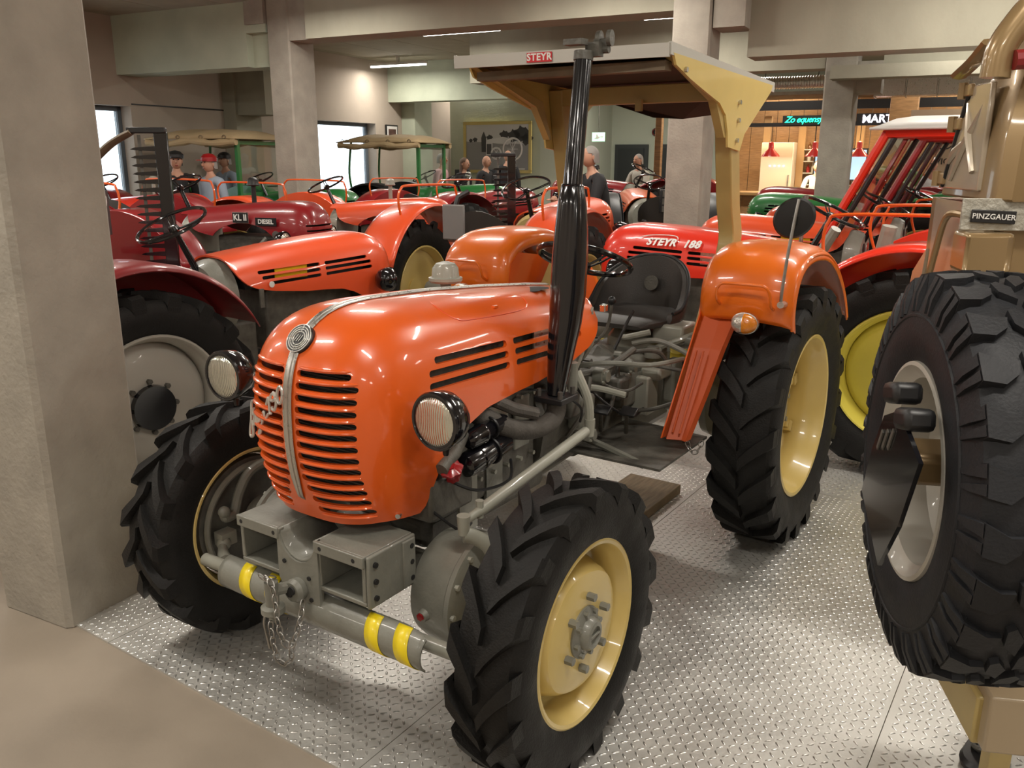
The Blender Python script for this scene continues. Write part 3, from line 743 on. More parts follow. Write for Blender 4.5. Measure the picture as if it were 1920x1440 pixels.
# fenders
def fender(s):
    prof = [(1.50, 1.095), (1.475, 1.17), (1.485, 1.25), (1.53, 1.325), (1.62, 1.375), (1.78, 1.395), (1.98, 1.38), (2.16, 1.32), (2.32, 1.225), (2.45, 1.11), (2.53, 1.00)]
    prof = [(p.x, p.y) for p in catmull([(a, b, 0) for a, b in prof], 3)]
    rings = []
    cy, cz = 1.97, .75
    for y, z in prof:
        r = []
        for x, dr in ((.50, -.075), (.505, -.03), (.53, -.006), (.58, .006), (.68, .012), (.78, .006), (.85, -.008), (.885, -.028), (.897, -.06), (.895, -.066)):
            d = V(0, y-cy, z-cz).normalized(); r.append(V(s*x, y+d.y*dr, z+d.z*dr))
        rings.append(r)
    mb = MB(); mb.ring_loft(rings, cap=False, closed=False)
    o = mb.build('fender', M_orange_f, T, smooth=60, solid=.006)
    # inner side plate hanging down in front of the tyre
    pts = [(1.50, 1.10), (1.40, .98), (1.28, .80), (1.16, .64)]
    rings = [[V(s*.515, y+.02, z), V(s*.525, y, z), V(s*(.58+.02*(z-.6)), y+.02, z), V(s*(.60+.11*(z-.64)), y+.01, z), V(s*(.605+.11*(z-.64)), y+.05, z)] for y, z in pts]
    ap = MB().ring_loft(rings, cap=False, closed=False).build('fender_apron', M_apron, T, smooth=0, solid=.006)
    MB().prism([(1.16, .64), (1.50, 1.10), (1.53, 1.25), (1.60, 1.3), (2.3, 1.2), (2.45, 1.0), (2.3, .95), (1.7, .95), (1.35, .70), (1.3, .63)], s*.497, s*.503, 'yz').build('fender_inner_plate', M_orange, T, smooth=0)
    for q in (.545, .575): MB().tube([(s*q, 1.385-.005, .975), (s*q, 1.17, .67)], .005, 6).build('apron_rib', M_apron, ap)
    rings2 = [r[-2] for r in rings]
    lip = MB().ctube([r[8]+V(0, 0, 0) for r in [rr for rr in _fr(prof, s)]], .008, 8, 1).build('fender_lip', M_orange_f, o)
    # grab rail
    gr = [(s*.60, 1.475, 1.165), (s*.60, 1.43, 1.19), (s*.602, 1.415, 1.235), (s*.62, 1.413, 1.258), (s*.65, 1.412, 1.262), (s*.77, 1.412, 1.262), (s*.80, 1.413, 1.258), (s*.818, 1.42, 1.235), (s*.822, 1.44, 1.18), (s*.822, 1.48, 1.16)]
    MB().ctube(gr, .0065, 8, 4).build('grab_rail', M_orange_f, o)
    return o
def _fr(prof, s):
    out = []
    for y, z in prof:
        d = V(0, y-1.97, z-.75).normalized(); out.append([V(s*.89, y+d.y*-.04, z+d.z*-.04)]*10)
    return out
FL_ = fender(1); FR_ = fender(-1)
# indicator lamp under the front of the fender
for s in (1, -1):
    il = MB().lathe([(0, .045), (.018, .045), (.02, .04)], (0, 0, 0), (0, -1, 0), 28, mod=lambda a: 1.0+.25*abs(math.cos(a))**2, xd=(1, 0, 0)).build('indicator_lamp', M_alu, T)
    il.location = (s*.725, 1.44, 1.102)
    for q, m_, nm in ((-1, M_clearl, 'clear_lens'), (1, M_amber, 'amber_lens')):
        mb = MB(); rr = []
        for (h, k) in ((.02, 1), (.035, .93), (.05, .7), (.056, .35), (.058, .02)):
            rr.append([V(s*q*abs(math.cos(t))*.054*k, -h, math.sin(t)*.042*k) for t in [(-PI/2+PI*j/14) for j in range(15)]])
        mb.ring_loft(rr, cap=False, closed=False); mb.build(nm, m_, il, smooth=60)
# round mirror on a long rod
mr = MB().ctube([(.862, 1.44, 1.19), (.862, 1.435, 1.24), (.870, 1.45, 1.40), (.880, 1.47, 1.54), (.885, 1.48, 1.60)], .0065, 8).build('mirror_rod', M_steel, T)
MB().cyl((.862, 1.43, 1.190), (.862, 1.50, 1.185), .014, n=10).build('rod_clamp', M_alu, mr)
MB().lathe([(-.004, .076), (.006, .080), (.016, .072), (.020, .03), (.021, .001)], (.868, 1.50, 1.527), (.15, -.95, -.02), 32, mod=lambda a: 1+.06*math.cos(2*a)).build('mirror', M_blackm, mr)
MB().box((.876, 1.478, 1.52), (.02, .02, .03)).build('mirror_clamp', M_blackm, mr)

# wheels of the front tractor
def front_wheel(s):
    w = MB(); r = .2767; h = .085
    w.lathe([(-h, r), (-h-.004, r-.005), (-h-.002, r-.014), (-h+.02, r-.022), (-h+.045, r-.035), (h-.055, r-.038), (h-.035, r-.026), (h-.016, r-.021), (h+.002, r-.014), (h+.006, r-.004), (h+.003, r+.002), (h-.01, r-.001), (-h+.01, r-.001)], axis=(1, 0, 0), n=64, cap=False)
    e = mobj('front_wheel', mb_mesh(w, 'front_wheel', M_cream), T, (s*.720, 0, .430), (0, 0, 0 if s > 0 else PI))
    e['label'] = 'cream front wheel rim' 
    mobj('tyre', TY_F, e, (0, 0, 0), (0, 0, 0) if s > 0 else (PI, 0, 0))
    ov = lambda a: 1-.075*max(0, math.cos(2*a))**1.5
    MB().lathe([(-.03, .232), (-.005, .226), (.02, .214), (.05, .203), (.068, .190), (.074, .170), (.072, .055), (.06, .04)], axis=(1, 0, 0), n=48, mod=ov, xd=(0, .25, 1)).build('wheel_disc', M_cream, e)
    hb = MB().lathe([(.07, .078), (.078, .078), (.084, .066), (.088, .050), (.102, .047), (.110, .040), (.112, .028), (.104, .026), (.104, .001)], axis=(1, 0, 0), n=32).build('hub', M_grey, e)
    for k in range(8):
        a = 2*PI*k/8+.2; MB().cyl((.080, .066*math.cos(a), .066*math.sin(a)), (.094, .066*math.cos(a), .066*math.sin(a)), .009, n=6).build('hub_bolt', M_grey, hb)
    MB().box((.108, 0, 0), (.008, .05, .008)).build('hub_key', M_grey, hb, bevel=.002)
    for k in range(6):
        a = 2*PI*k/6+.35; MB().cyl((.072, .108*math.cos(a), .108*math.sin(a)), (.098, .108*math.cos(a), .108*math.sin(a)), .0125, n=6).build('wheel_nut', M_grey, e)
    return e
WFL = front_wheel(1); WFR = front_wheel(-1)
def rear_wheel(s):
    w = MB(); r = .3815; h = .113
    w.lathe([(-h, r), (-h-.005, r-.006), (-h-.002, r-.016), (-h+.025, r-.024), (-h+.05, r-.042), (h-.075, r-.046), (h-.05, r-.030), (h-.02, r-.024), (h+.002, r-.016), (h+.006, r-.005), (h+.003, r+.002), (h-.012, r-.001), (-h+.012, r-.001)], axis=(1, 0, 0), n=72, cap=False)
    e = mobj('rear_wheel', mb_mesh(w, 'rear_wheel', M_cream), T, (s*.750, 1.9727, .592), (0, 0, 0 if s > 0 else PI))
    mobj('tyre', TY_R, e, (0, 0, 0), (0, 0, 0) if s > 0 else (PI, 0, 0))
    MB().lathe([(-.075, .322), (-.065, .322), (-.05, .29), (-.03, .22), (-.025, .12), (-.035, .10)], axis=(1, 0, 0), n=48, mod=lambda a: 1-.03*math.cos(8*a)).build('wheel_disc', M_cream, e)
    MB().lathe([(-.045, .10), (0, .095), (.012, .06), (.014, .001)], axis=(1, 0, 0), n=28).build('hub', M_grey, e)
    for k in range(8):
        a = 2*PI*k/8+.3; c, q = math.cos(a), math.sin(a)
        M = Matrix.Rotation(a, 3, 'X')
        l = MB(); l.box(M @ V(-.045, .315, 0), (.05, .04, .055), M=M); l.box(M @ V(-.045, .300, .0), (.03, .05, .03), M=M); l.build('rim_clamp', M_cream, e, bevel=.004)
        MB().cyl((-.03, .15*c, .15*q), (-.005, .15*c, .15*q), .014, n=6).build('wheel_nut', M_grey, e)
    return e
WRL = rear_wheel(1); WRR = rear_wheel(-1)

# reduction housings, axle, steering gear
for s in (1, -1):
    fd_ = MB().lathe([(0, .05), (.012, .150), (.03, .172), (.06, .180), (.165, .184), (.172, .192), (.188, .192), (.195, .175), (.205, .12), (.26, .09), (.34, .085)], (s*.255, .0, .445), (s, 0, 0), 40).build('reduction_housing', M_grey, T)
    for k in range(12):
        a = 2*PI*k/12; MB().cyl((s*.437, .182*math.cos(a)*.97, .445+.182*math.sin(a)*.97), (s*.458, .182*math.cos(a)*.97, .445+.182*math.sin(a)*.97), .009, n=6).build('housing_bolt', M_greyl, fd_)
    bs = V(s*.345, -.176, .425)
    MB().cyl(bs, bs+V(0, -.020, -.003), .021, .017, 14).build('plug_boss', M_grey, fd_)
    MB().cyl(bs+V(0, -.018, 0), bs+V(0, -.026, 0), .0125, n=6).build('red_plug', M_redp, fd_, label='red drain plug')
MB().tube([(-.55, .02, .44), (.55, .02, .44)], .062, 18).build('front_axle', M_grey, T)
MB().lathe([(-.13, .07), (-.10, .12), (0, .15), (.10, .12), (.13, .07)], (-.12, .06, .43), (1, 0, 0), 24).build('differential', M_grey, T)
# steering drag link along the left side, knuckle arm
dl = MB().tube([(.43, -.075, .715), (.43, -.03, .720), (.43, 0, .722), (.425, .30, .753), (.42, .66, .79)], [.013, .014, .0185, .0185, .0185], 14).build('drag_link', M_greyl, T)
MB().cyl((.43, -.09, .735), (.43, -.09, .675), .021, .017, 14).build('ball_joint', M_greyl, dl)
MB().cyl((.42, .69, .83), (.42, .69, .765), .020, .017, 14).build('ball_joint', M_greyl, dl)
MB().tube([(.43, -.01, .755), (.43, -.01, .700)], .013, 10).build('link_clamp', M_greyl, dl)
MB().ctube([(.43, -.09, .672), (.45, -.07, .665), (.485, -.04, .63), (.50, -.02, .56), (.50, 0, .50)], [.017]*25, 10, 6, flat=1.4).build('knuckle_arm', M_greyl, T)
MB().ctube([(.42, .69, .80), (.41, .69, .90), (.36, .69, 1.0)], .017, 10).build('drop_arm', M_greyl, T)
MB().tube([(.36, .66, 1.04), (.36, .66, .94)], .02, 12).build('steering_box_tube', M_grey, T)
# right wheel: visible inner side
MB().lathe([(0, .235), (.05, .235), (.055, .215), (.02, .21), (.015, .01)], (-.655, 0, .430), (-1, 0, 0), 40).build('brake_drum', M_greyd, T)
MB().torus((-.635, 0, .430), .215, .012, (1, 0, 0), 48, 8).build('drum_ring', M_grey, T)
MB().ctube([(-.585, -.17, .53), (-.59, -.165, .50), (-.60, -.12, .50), (-.60, -.09, .57), (-.59, -.04, .64), (-.57, .04, .66), (-.50, .12, .655)], [.018]*37, 10).build('steering_arm', M_grey, T)
MB().sphere((-.585, -.172, .525), .022).build('ball_end', M_grey, T)
mb = MB().tube([(-.60, -.18, .40), (-.56, -.21, .385), (-.50, -.245, .385)], [.014, .02, .026], 12); mb.sphere((-.60, -.175, .40), .026); mb.box((-.62, -.15, .41), (.05, .06, .05)); mb.box((-.60, -.165, .43), (.03, .05, .02))
mb.build('tie_rod_end', M_greyl, T)

# tie rod with its striped guard
MB().tube([(-.55, -.29, .40), (.60, -.26, .40)], .022, 14).build('tie_rod', M_greyl, T)
mb = MB(); rings = []
XS = [-.385, -.365, -.32, -.17, .03, .23, .39, .46, .48]
for i, x in enumerate(XS):
    a0 = {0: 1.4, 1: 1.2}.get(i, .0); a1 = {8: 1.15, 7: .5}.get(i, 0)
    rings.append([V(x+ (.0), -.305-.056*math.cos(t), .412+.056*math.sin(t)) for t in [(-1.35+a0*.5+a1*.4)+(2.9-a0*.5-a1*.8)*k/14 for k in range(15)]])
mb.ring_loft(rings, cap=False, closed=False); gd = mb.build('tie_rod_guard', M_grey, T, smooth=60, solid=.006)
for x0 in (-.275, -.152, .275, .385):
    mb = MB(); rr = []
    for dx in (0, .052):
        rr.append([V(x0+dx+(k/14-.5)*-.035, -.305-.0605*math.cos(t), .412+.0605*math.sin(t)) for k, t in [(k, -1.2+2.6*k/14) for k in range(15)]])
    mb.ring_loft(rr, cap=False, closed=False); mb.build('yellow_stripe', M_yell, gd, smooth=60, solid=.001)

# front weight bracket: two open boxes joined by a plate with a half-round notch
def wall_box(mb, x0, x1, y0, y1, z0, z1, t):
    mb.box(((x0+x1)/2, (y0+y1)/2, z1-t/2), (x1-x0, y1-y0, t)); mb.box(((x0+x1)/2, (y0+y1)/2, z0+t/2), (x1-x0, y1-y0, t))
    mb.box((x0+t/2, (y0+y1)/2, (z0+z1)/2), (t, y1-y0, z1-z0-2*t)); mb.box((x1-t/2, (y0+y1)/2, (z0+z1)/2), (t, y1-y0, z1-z0-2*t))
br = MB(); wall_box(br, -.27, -.085, -.345, -.14, .50, .66, .014)
brk = br.build('front_bracket', M_grey, T, bevel=.003)
br = MB(); wall_box(br, .075, .27, -.345, -.14, .50, .66, .014); br.build('bracket_box', M_grey, brk, bevel=.003)
for x0, x1 in ((-.272, -.083), (.073, .272)):
    MB().box(((x0+x1)/2, -.35, .643), (x1-x0, .012, .036)).build('bracket_lip', M_grey, brk, bevel=.003)
poly = [(-.09, .66), (-.075, .66)]+[(.078*-math.cos(t)-.003, .655-.085*math.sin(t)) for t in np.linspace(.15, PI-.15, 10)]+[(.07, .66), (.085, .66), (.085, .44), (.04, .42), (-.05, .44), (-.09, .50)]
MB().prism(poly, -.352, -.334, 'xz').build('bracket_plate', M_grey, brk, smooth=0)
MB().ring_loft([[V(-.003-.080*math.cos(t), y, .660-.086*math.sin(t)) for t in np.linspace(0, PI, 15)] for y in (-.345, -.14)], cap=False, closed=False).build('cradle', M_grey, brk, smooth=60, solid=.010)
MB().box((.278, -.243, .578), (.014, .205, .165)).build('side_plate', M_grey, brk, bevel=.006)
MB().box((.286, -.175, .578), (.010, .055, .150)).build('side_rib', M_grey, brk, bevel=.004)
for y in (-.32, -.165):
    for z in (.63, .578, .526): MB().cyl((.285, y, z), (.2925, y, z), .0085, n=10).build('bolt_hole', M_dark, brk)
for x, z in ((-.25, .643), (-.10, .643), (.10, .643), (.235, .643), (-.06, .56), (.045, .53), (.05, .46)):
    MB().cyl((x, -.3565, z), (x, -.351, z), .007, n=10).build('bolt_hole', M_dark, brk)
# tow eye, pin and chains
te = MB().lathe([(0, .035), (.02, .038), (.035, .03)], (-.0, -.352, .485), (0, -1, 0), 22).build('tow_eye', M_grey, brk)
MB().lathe([(0, .022), (.004, .020)], (0, -.389, .488), (0, -1, 0), 16, mod=lambda a: .5+.5*abs(math.cos(a))).build('eye_hole', M_dark, te)
mb = MB().tube([(-.035, -.43, .53), (-.035, -.43, .42)], [.021, .021], 14); mb.lathe([(0, .022), (.006, .036), (.024, .036), (.03, .022)], (-.035, -.43, .425), (0, 0, 1), 20); mb.tube([(-.035, -.43, .43), (-.035, -.43, .40)], .014, 12); mb.tube([(-.035, -.43, .50), (-.02, -.36, .49)], .018, 10)
hp = mb.build('hitch_pin', M_grey, T)
MB().ctube([(-.055, -.44, .43), (-.063, -.445, .39), (-.05, -.445, .33), (-.045, -.445, .31)], .004, 6).build('spring_clip', M_steel, hp)
LINK = mb_mesh(MB().torus((0, 0, 0), .0095, .0023, (0, 0, 1), 14, 5, squash=1.7, xd=(1, 0, 0)), 'chain_link', M_steel)
def chain(pts, parent):
    P = catmull(pts, 40); L = [0]
    for i in range(1, len(P)): L.append(L[-1]+(P[i]-P[i-1]).length)
    n = int(L[-1]/.0245)
    for k in range(n+1):
        s = k*.0245; i = min(int(np.searchsorted(L, s)), len(P)-2); t = (P[i+1]-P[i]).normalized(); c = P[i]
        up = V(0, 1, .05) if k % 2 else V(1, 0, .05)
        x = t.cross(up).normalized(); z = x.cross(t)
        M = Matrix((x, t, z)).transposed().to_4x4(); M.translation = c
        o = bpy.data.objects.new('chain_link', LINK); link(o, parent); o.matrix_local = M
ch = MB().torus((-.035, -.43, .545), .016, .0025, (0, .3, 1), 16, 5).build('safety_chain', M_steel, T)
chain([(-.05, -.45, .55), (-.01, -.455, .55), (.008, -.455, .50), (.014, -.455, .42), (.03, -.45, .36), (.055, -.44, .36), (.07, -.42, .43), (.065, -.40, .48)], ch)
chain([(-.02, -.455, .40), (-.015, -.455, .35), (.0, -.455, .30), (.02, -.45, .285), (.04, -.44, .30), (.05, -.44, .35)], ch)

# engine and gearbox
eng = MB().box((0, .40, .77), (.34, .62, .40)).build('engine_block', M_greyd, T, bevel=.015)
MB().box((0, .42, .99), (.30, .56, .10)).build('cylinder_head', M_grey, eng, bevel=.02)
MB().box((0, .45, .53), (.30, .75, .12)).build('oil_pan', M_greyd, eng, bevel=.03)
for y in (.25, .42, .60):
    MB().box((.178, y, .80), (.012, .10, .20)).build('inspection_cover', M_grey, eng, bevel=.005)
for k in range(14):
    MB().cyl((.17, .16+(k % 7)*.085, .66 if k < 7 else .90), (.192, .16+(k % 7)*.085, .66 if k < 7 else .90), .009, n=6).build('engine_bolt', M_greyl, eng)
MB().lathe([(0, .10), (.02, .11), (.035, .09), (.04, .03)], (.17, .40, .80), (1, 0, 0), 28, mod=lambda a: 1+.05*math.cos(5*a)).build('timing_cover', M_greyl, eng)
MB().box((.10, -.02, .74), (.12, .30, .10)).build('frame_rail', M_greyd, T, bevel=.01)
MB().box((-.10, -.02, .74), (.12, .30, .10)).build('frame_rail', M_greyd, T, bevel=.01)
for z, y0, y1, r in ((.875, .12, .34, .032), (.795, .10, .36, .042)):
    f = MB().lathe([(0, r*.5), (.01, r*.9), (.03, r), (.07, r), (.075, r*1.1), (.085, r*1.1), (.09, r), (y1-y0-.03, r*.95), (y1-y0, r*.5)], (.285, y0, z), (0, 1, .1), 20).build('oil_filter', M_black, T)
    MB().torus((.285, (y0+y1)/2+.02, z+.015), r+.003, .005, (0, 1, .1), 20, 6).build('filter_clamp', M_blackm, f)
MB().tube([(.30, -.03, .83), (.29, .05, .86), (.27, .12, .90)], .022, 12).build('coolant_pipe', M_greyd, T)
cp = MB().lathe([(-.03, .022), (0, .022), (.003, .034), (.014, .036), (.020, .026), (.024, .014), (.028, .014), (.030, .001)], (.31, .01, .815), (.2, -.5, 1), 28, mod=lambda a: 1+.09*math.cos(7*a)).build('filler_cap', M_redp, T, label='red plastic filler cap')
MB().box((.23, .05, .72), (.10, .22, .13)).build('battery_tray', M_greyd, T, bevel=.01)
for i, pts in enumerate([[(.28, .02, .78), (.34, .10, .73), (.36, .25, .72), (.30, .35, .75)], [(.27, -.05, .70), (.33, .02, .62), (.30, .12, .60)], [(.20, .5, .95), (.30, .62, .93), (.36, .72, .86), (.33, .78, .78)], [(.25, .66, .99), (.34, .70, .95), (.40, .74, .84)]]):
    MB().ctube(pts, .005, 6).build('fuel_hose', M_blackm, T)
MB().prism([(.70, 1.0), (.92, 1.04), (1.02, 1.12), (1.02, 1.18), (.95, 1.0), (.86, .90), (.80, .86), (.70, .92)], .235, .245, 'yz').build('side_bracket', M_greyl, T, smooth=0)
for y, z in ((.80, .93), (.86, .98), (.93, 1.05), (.98, 1.12)): MB().cyl((.245, y, z), (.247, y, z), .006, n=8).build('rivet_hole', M_dark, T)
MB().box((.17, .43, .66), (.012, .10, .26)).build('mount_plate', M_grey, T, smooth=0)
MB().box((.225, .20, .625), (.01, .10, .20)).build('mount_plate', M_greyl, T, smooth=0)
gb = MB().lathe([(0, .21), (.03, .215), (.06, .19), (.35, .165), (.70, .16), (.74, .20), (.78, .20)], (0, .72, .72), (0, 1, 0), 10).build('clutch_housing', M_greyd, T, smooth=20)
MB().box((0, 1.15, .70), (.30, .80, .36)).build('gearbox', M_greyd, T, bevel=.03)
MB().box((0, 1.75, .66), (.36, .50, .40)).build('rear_housing', M_grey, T, bevel=.04)
lh = MB().lathe([(0, .13), (.05, .13), (.09, .10), (.12, .06), (.125, .01)], (.02, 1.86, .84), (0, .1, 1), 24).build('hydraulic_housing', M_greyl, T)
MB().tube([(-.30, 2.02, .87), (.36, 2.02, .87)], .045, 16).build('lift_shaft', M_greyl, T)
MB().tube([(-.62, 1.973, .60), (.62, 1.973, .60)], .09, 20).build('rear_axle', M_grey, T)
MB().lathe([(0, .16), (.04, .17), (.10, .12)], (.40, 1.973, .592), (1, 0, 0), 24).build('brake_housing', M_grey, T)
# levers, pedals, footplates
for s in (1, -1):
    MB().add([(s*.17, .98, .565), (s*.60, .93, .585), (s*.60, 1.42, .585), (s*.17, 1.52, .565), (s*.17, .98, .575), (s*.60, .93, .595), (s*.60, 1.42, .595), (s*.17, 1.52, .575)], [(3, 2, 1, 0), (4, 5, 6, 7), (0, 1, 5, 4), (1, 2, 6, 5), (2, 3, 7, 6), (3, 0, 4, 7)]).build('footplate', M_greyd, T, smooth=0)
    MB().tube([(s*.15, 1.06, .62), (s*.30, 1.04, .60), (s*.50, 1.0, .57)], .016, 8).build('footplate_stay', M_grey, T)
mb = MB()
for pts, r in [([(.12, 1.05, .80), (.17, 1.10, .98), (.20, 1.14, 1.02)], .008), ([(.05, 1.25, .90), (.10, 1.40, 1.0), (.12, 1.42, 1.12)], .007), ([(.16, 1.30, .86), (.25, 1.35, .93), (.33, 1.45, .93), (.36, 1.5, .88)], .010), ([(.15, 1.0, .88), (.24, 1.15, .90), (.27, 1.35, .95)], .014), ([(.16, 1.45, .86), (.30, 1.47, .86), (.46, 1.48, .85)], .009), ([(.2, 1.1, .86), (.3, 1.2, .80), (.34, 1.3, .82)], .007)]:
    MB().ctube(pts, r, 8).build('control_lever', M_greyd, T)
MB().sphere((.12, 1.42, 1.14), .02).build('lever_knob', M_blackm, T)
for x, y in ((.28, 1.06), (.38, 1.10)):
    p = MB().tube([(x-.06, y+.10, .62), (x-.03, y+.04, .72), (x, y, .745)], .009, 8).build('pedal_arm', M_greyd, T)
    MB().box((x, y-.005, .75), (.07, .05, .010), M=Matrix.Rotation(.5, 3, 'X')).build('pedal_pad', M_blackm, p, bevel=.003)
for pts, r, m in [([(.18, 1.02, .93), (.30, 1.06, .95), (.42, 1.20, .93), (.47, 1.42, .92)], .011, M_grey), ([(.16, .92, .83), (.26, .98, .86), (.40, 1.02, .84)], .013, M_greyl),
                  ([(.22, 1.20, .62), (.24, 1.22, .74), (.22, 1.30, .82), (.20, 1.34, .90)], .010, M_greyd), ([(.15, 1.58, .92), (.25, 1.62, .94), (.36, 1.66, .90), (.44, 1.66, .86)], .012, M_grey),
                  ([(.20, 1.35, .66), (.34, 1.38, .68), (.44, 1.40, .72)], .009, M_greyd), ([(.10, 1.50, .90), (.13, 1.56, 1.02), (.14, 1.60, 1.07)], .007, M_blackm), ([(.26, .80, .70), (.30, .86, .80), (.29, .92, .92)], .010, M_greyd),
                  ([(.19, 1.12, .80), (.27, 1.18, .72), (.30, 1.30, .66), (.28, 1.45, .66)], .006, M_blackm), ([(.16, 1.70, .86), (.30, 1.76, .92), (.38, 1.84, .96)], .014, M_greyl)]:
    MB().ctube(pts, r, 8).build('linkage_rod', m, T)
for c, d, m in [((.20, 1.02, .74), (.07, .12, .14), M_grey), ((.22, 1.30, .78), (.08, .10, .10), M_greyd), ((.27, 1.60, .80), (.10, .14, .06), M_greyl), ((.19, 1.44, .74), (.06, .16, .16), M_grey), ((.24, .86, .82), (.05, .08, .12), M_greyd), ((.30, 1.72, .74), (.06, .10, .20), M_grey), ((.24, 1.86, .94), (.16, .18, .09), M_greyl)]:
    MB().box(c, d).build('cast_housing', m, T, bevel=.014)
for c, ax, r, h in [((.22, 1.10, .88), (1, 0, 0), .034, .06), ((.20, 1.38, .86), (1, 0, 0), .028, .07), ((.24, 1.62, .86), (0, 0, 1), .04, .05), ((.33, 1.80, .92), (1, 0, 0), .03, .05), ((.24, .98, .66), (1, 0, 0), .03, .05)]:
    q = MB().lathe([(0, r), (h*.7, r), (h*.75, r*.7), (h, r*.65)], c, ax, 16).build('cover_cap', M_grey, T)
    for k in range(4):
        o_ = Vector(ax).orthogonal().normalized(); p_ = Matrix.Rotation(k*PI/2, 3, Vector(ax)) @ o_
        MB().cyl(Vector(c)+p_*r*.82+Vector(ax)*h*.6, Vector(c)+p_*r*.82+Vector(ax)*h*.85, .006, n=6).build('cap_bolt', M_greyl, q)
for k in range(14):
    a = random.uniform(1.0, 1.6); z = random.uniform(.62, .92)
    MB().cyl((.14, a, z), (.175, a, z), random.uniform(.010, .024), n=8).build('casting_boss', M_greyd if k % 2 else M_grey, T)
MB().box((.23, 1.55, .70), (.10, .12, .18)).build('tool_box', M_greyl, T, bevel=.008)
MB().tube([(.02, .55, .44), (.02, 1.75, .52)], [.038, .040], 16).build('drive_shaft', M_grey, T)
MB().lathe([(0, .05), (.12, .05)], (.02, 1.25, .485), (0, 1, .06), 16).build('shaft_sleeve', M_greyd, T)
# short chain hanging from the fender apron
c2 = MB().tube([(.58, 1.20, .64), (.585, 1.20, .625)], .005, 6).build('retaining_chain', M_blackm, T)
chain([(.585, 1.22, .64), (.60, 1.22, .60), (.62, 1.22, .585), (.64, 1.22, .60), (.655, 1.22, .64)], c2)
wb = box('wooden_block', tw(.06, 1.90, .026), (.30, .46, .05), mat('worn_board', (.27, .20, .12), .65, noise=.35, nscale=7, stretch=(8, 1, 1)), rz=TRZ, bevel=.004)
tag(wb, 'flat wooden board lying on the tread plate under the orange tractor', 'board')

# ------------------------------------------------------------------ gold vehicle with its spare wheel at the right edge
PZ = thing('truck', 'gold-brown off-road truck cut by the right edge, letters PINZGAUER on its rear', 'truck', (.789, 1.6, 0), -math.radians(9.8))
sw = empty('spare_wheel', (0, 0, 1.145), 0, PZ)
def block_tyre():
    mb = MB(); R = .400; w = .225; C = .3885; r = .222
    prof = [(.02, r-.01), (.006, r+.012), (.0, r+.05), (.003, r+.09), (.010, C-.045), (.018, C-.018), (.035, C-.006), (.06, C), (.11, C+.002), (.165, C), (.19, C-.006), (.207, C-.018), (.215, C-.045), (.222, r+.09), (.225, r+.05), (.219, r+.012), (.205, r-.01), (.15, r-.02), (.07, r-.02), (.02, r-.01)]
    mb.lathe(prof, axis=(1, 0, 0), n=72, cap=False)
    mb.torus((.0035, 0, 0), .312, .004, (1, 0, 0), 64, 6)
    def P(x, r_, a): return (x, -r_*math.cos(a), r_*math.sin(a))
    def block(poly, r0, r1):   # poly of (x, angle)
        n = len(poly); cx = sum(p[0] for p in poly)/n; ca = sum(p[1] for p in poly)/n
        b = [P(x, r0, a) for x, a in poly]; t = [P(cx+(x-cx)*.95, r1 if .03 < x < .195 else r1-.005, ca+(a-ca)*.93) for x, a in poly]
        m = len(mb.v); mb.add(b+t, [tuple(range(n, 2*n))]+[(i, (i+1) % n, (i+1) % n+n, i+n) for i in range(n)])
    N_ = 26
    for k in range(N_):
        a = 2*PI*k/N_; st = 2*PI/N_
        for s in (0, 1):
            f = (lambda x: x) if s == 0 else (lambda x: .225-x)
            o = a + (0 if s == 0 else st*.5)
            block([(f(.016), o), (f(.050), o-.02), (f(.072), o+.03), (f(.078), o+st*.42), (f(.055), o+st*.40), (f(.016), o+st*.62)], C-.03, R)
            # shoulder wings down the sidewall
            for q0, q1 in ((.04, .24), (.34, .58)):
                mb.ring_loft([[P(f(.016), C+.003, o+st*q0), P(f(.016), C+.003, o+st*q1), P(f(.03), C-.02, o+st*q1), P(f(.03), C-.02, o+st*q0)],
                              [P(f(.003), C-.035, o+st*(q0+.03)), P(f(.003), C-.035, o+st*(q1-.02)), P(f(.02), C-.045, o+st*q1), P(f(.02), C-.045, o+st*q0)],
                              [P(f(.0005), C-.068, o+st*(q0+.07)), P(f(.0005), C-.068, o+st*(q1-.06)), P(f(.02), C-.07, o+st*q1), P(f(.02), C-.07, o+st*q0)]])
            block([(f(.083), o+.05), (f(.108), o-.02), (f(.110), o+st*.42), (f(.092), o+st*.58+.03), (f(.080), o+st*.60)], C-.02, R+.002)
    return mb.build('tyre', M_rubp, sw, smooth=25)
block_tyre()
r = .222
MB().lathe([(.02, r), (.008, r-.002), (.006, r-.010), (.02, r-.018), (.03, r-.034), (.10, r-.040), (.12, r-.06), (.135, r-.10), (.12, .07), (.10, .05), (.10, .01)], axis=(1, 0, 0), n=56, cap=False).build('rim', M_grim, sw)
MB().box((.06, .0, .02), (.12, .09, .07), M=Matrix.Rotation(.2, 3, 'X')).build('carrier_arm', M_gold, sw, bevel=.015)
pb = MB().prism([(.07, -.076), (.03, .03), (-.03, .12), (-.12, .157), (-.27, .108), (-.20, -.04), (-.11, -.162)], -.055, -.047, 'yz').build('number_plate', M_black, sw, smooth=0)
for j, y in enumerate((-.03, -.065, -.10)): MB().box((-.057, y, .07+j*.012), (.003, .010, .05), M=Matrix.Rotation(.5, 3, 'X')).build('plate_digit_bar', M_greyd, pb, smooth=0)
lm = MB().box((-.035, -.06, .175), (.055, .085, .042), M=Matrix.Rotation(-.25, 3, 'X')).build('plate_lamp', M_blackm, sw, bevel=.012)
MB().box((-.035, -.15, .150), (.055, .085, .042), M=Matrix.Rotation(-.25, 3, 'X')).build('plate_lamp', M_blackm, sw, bevel=.012)
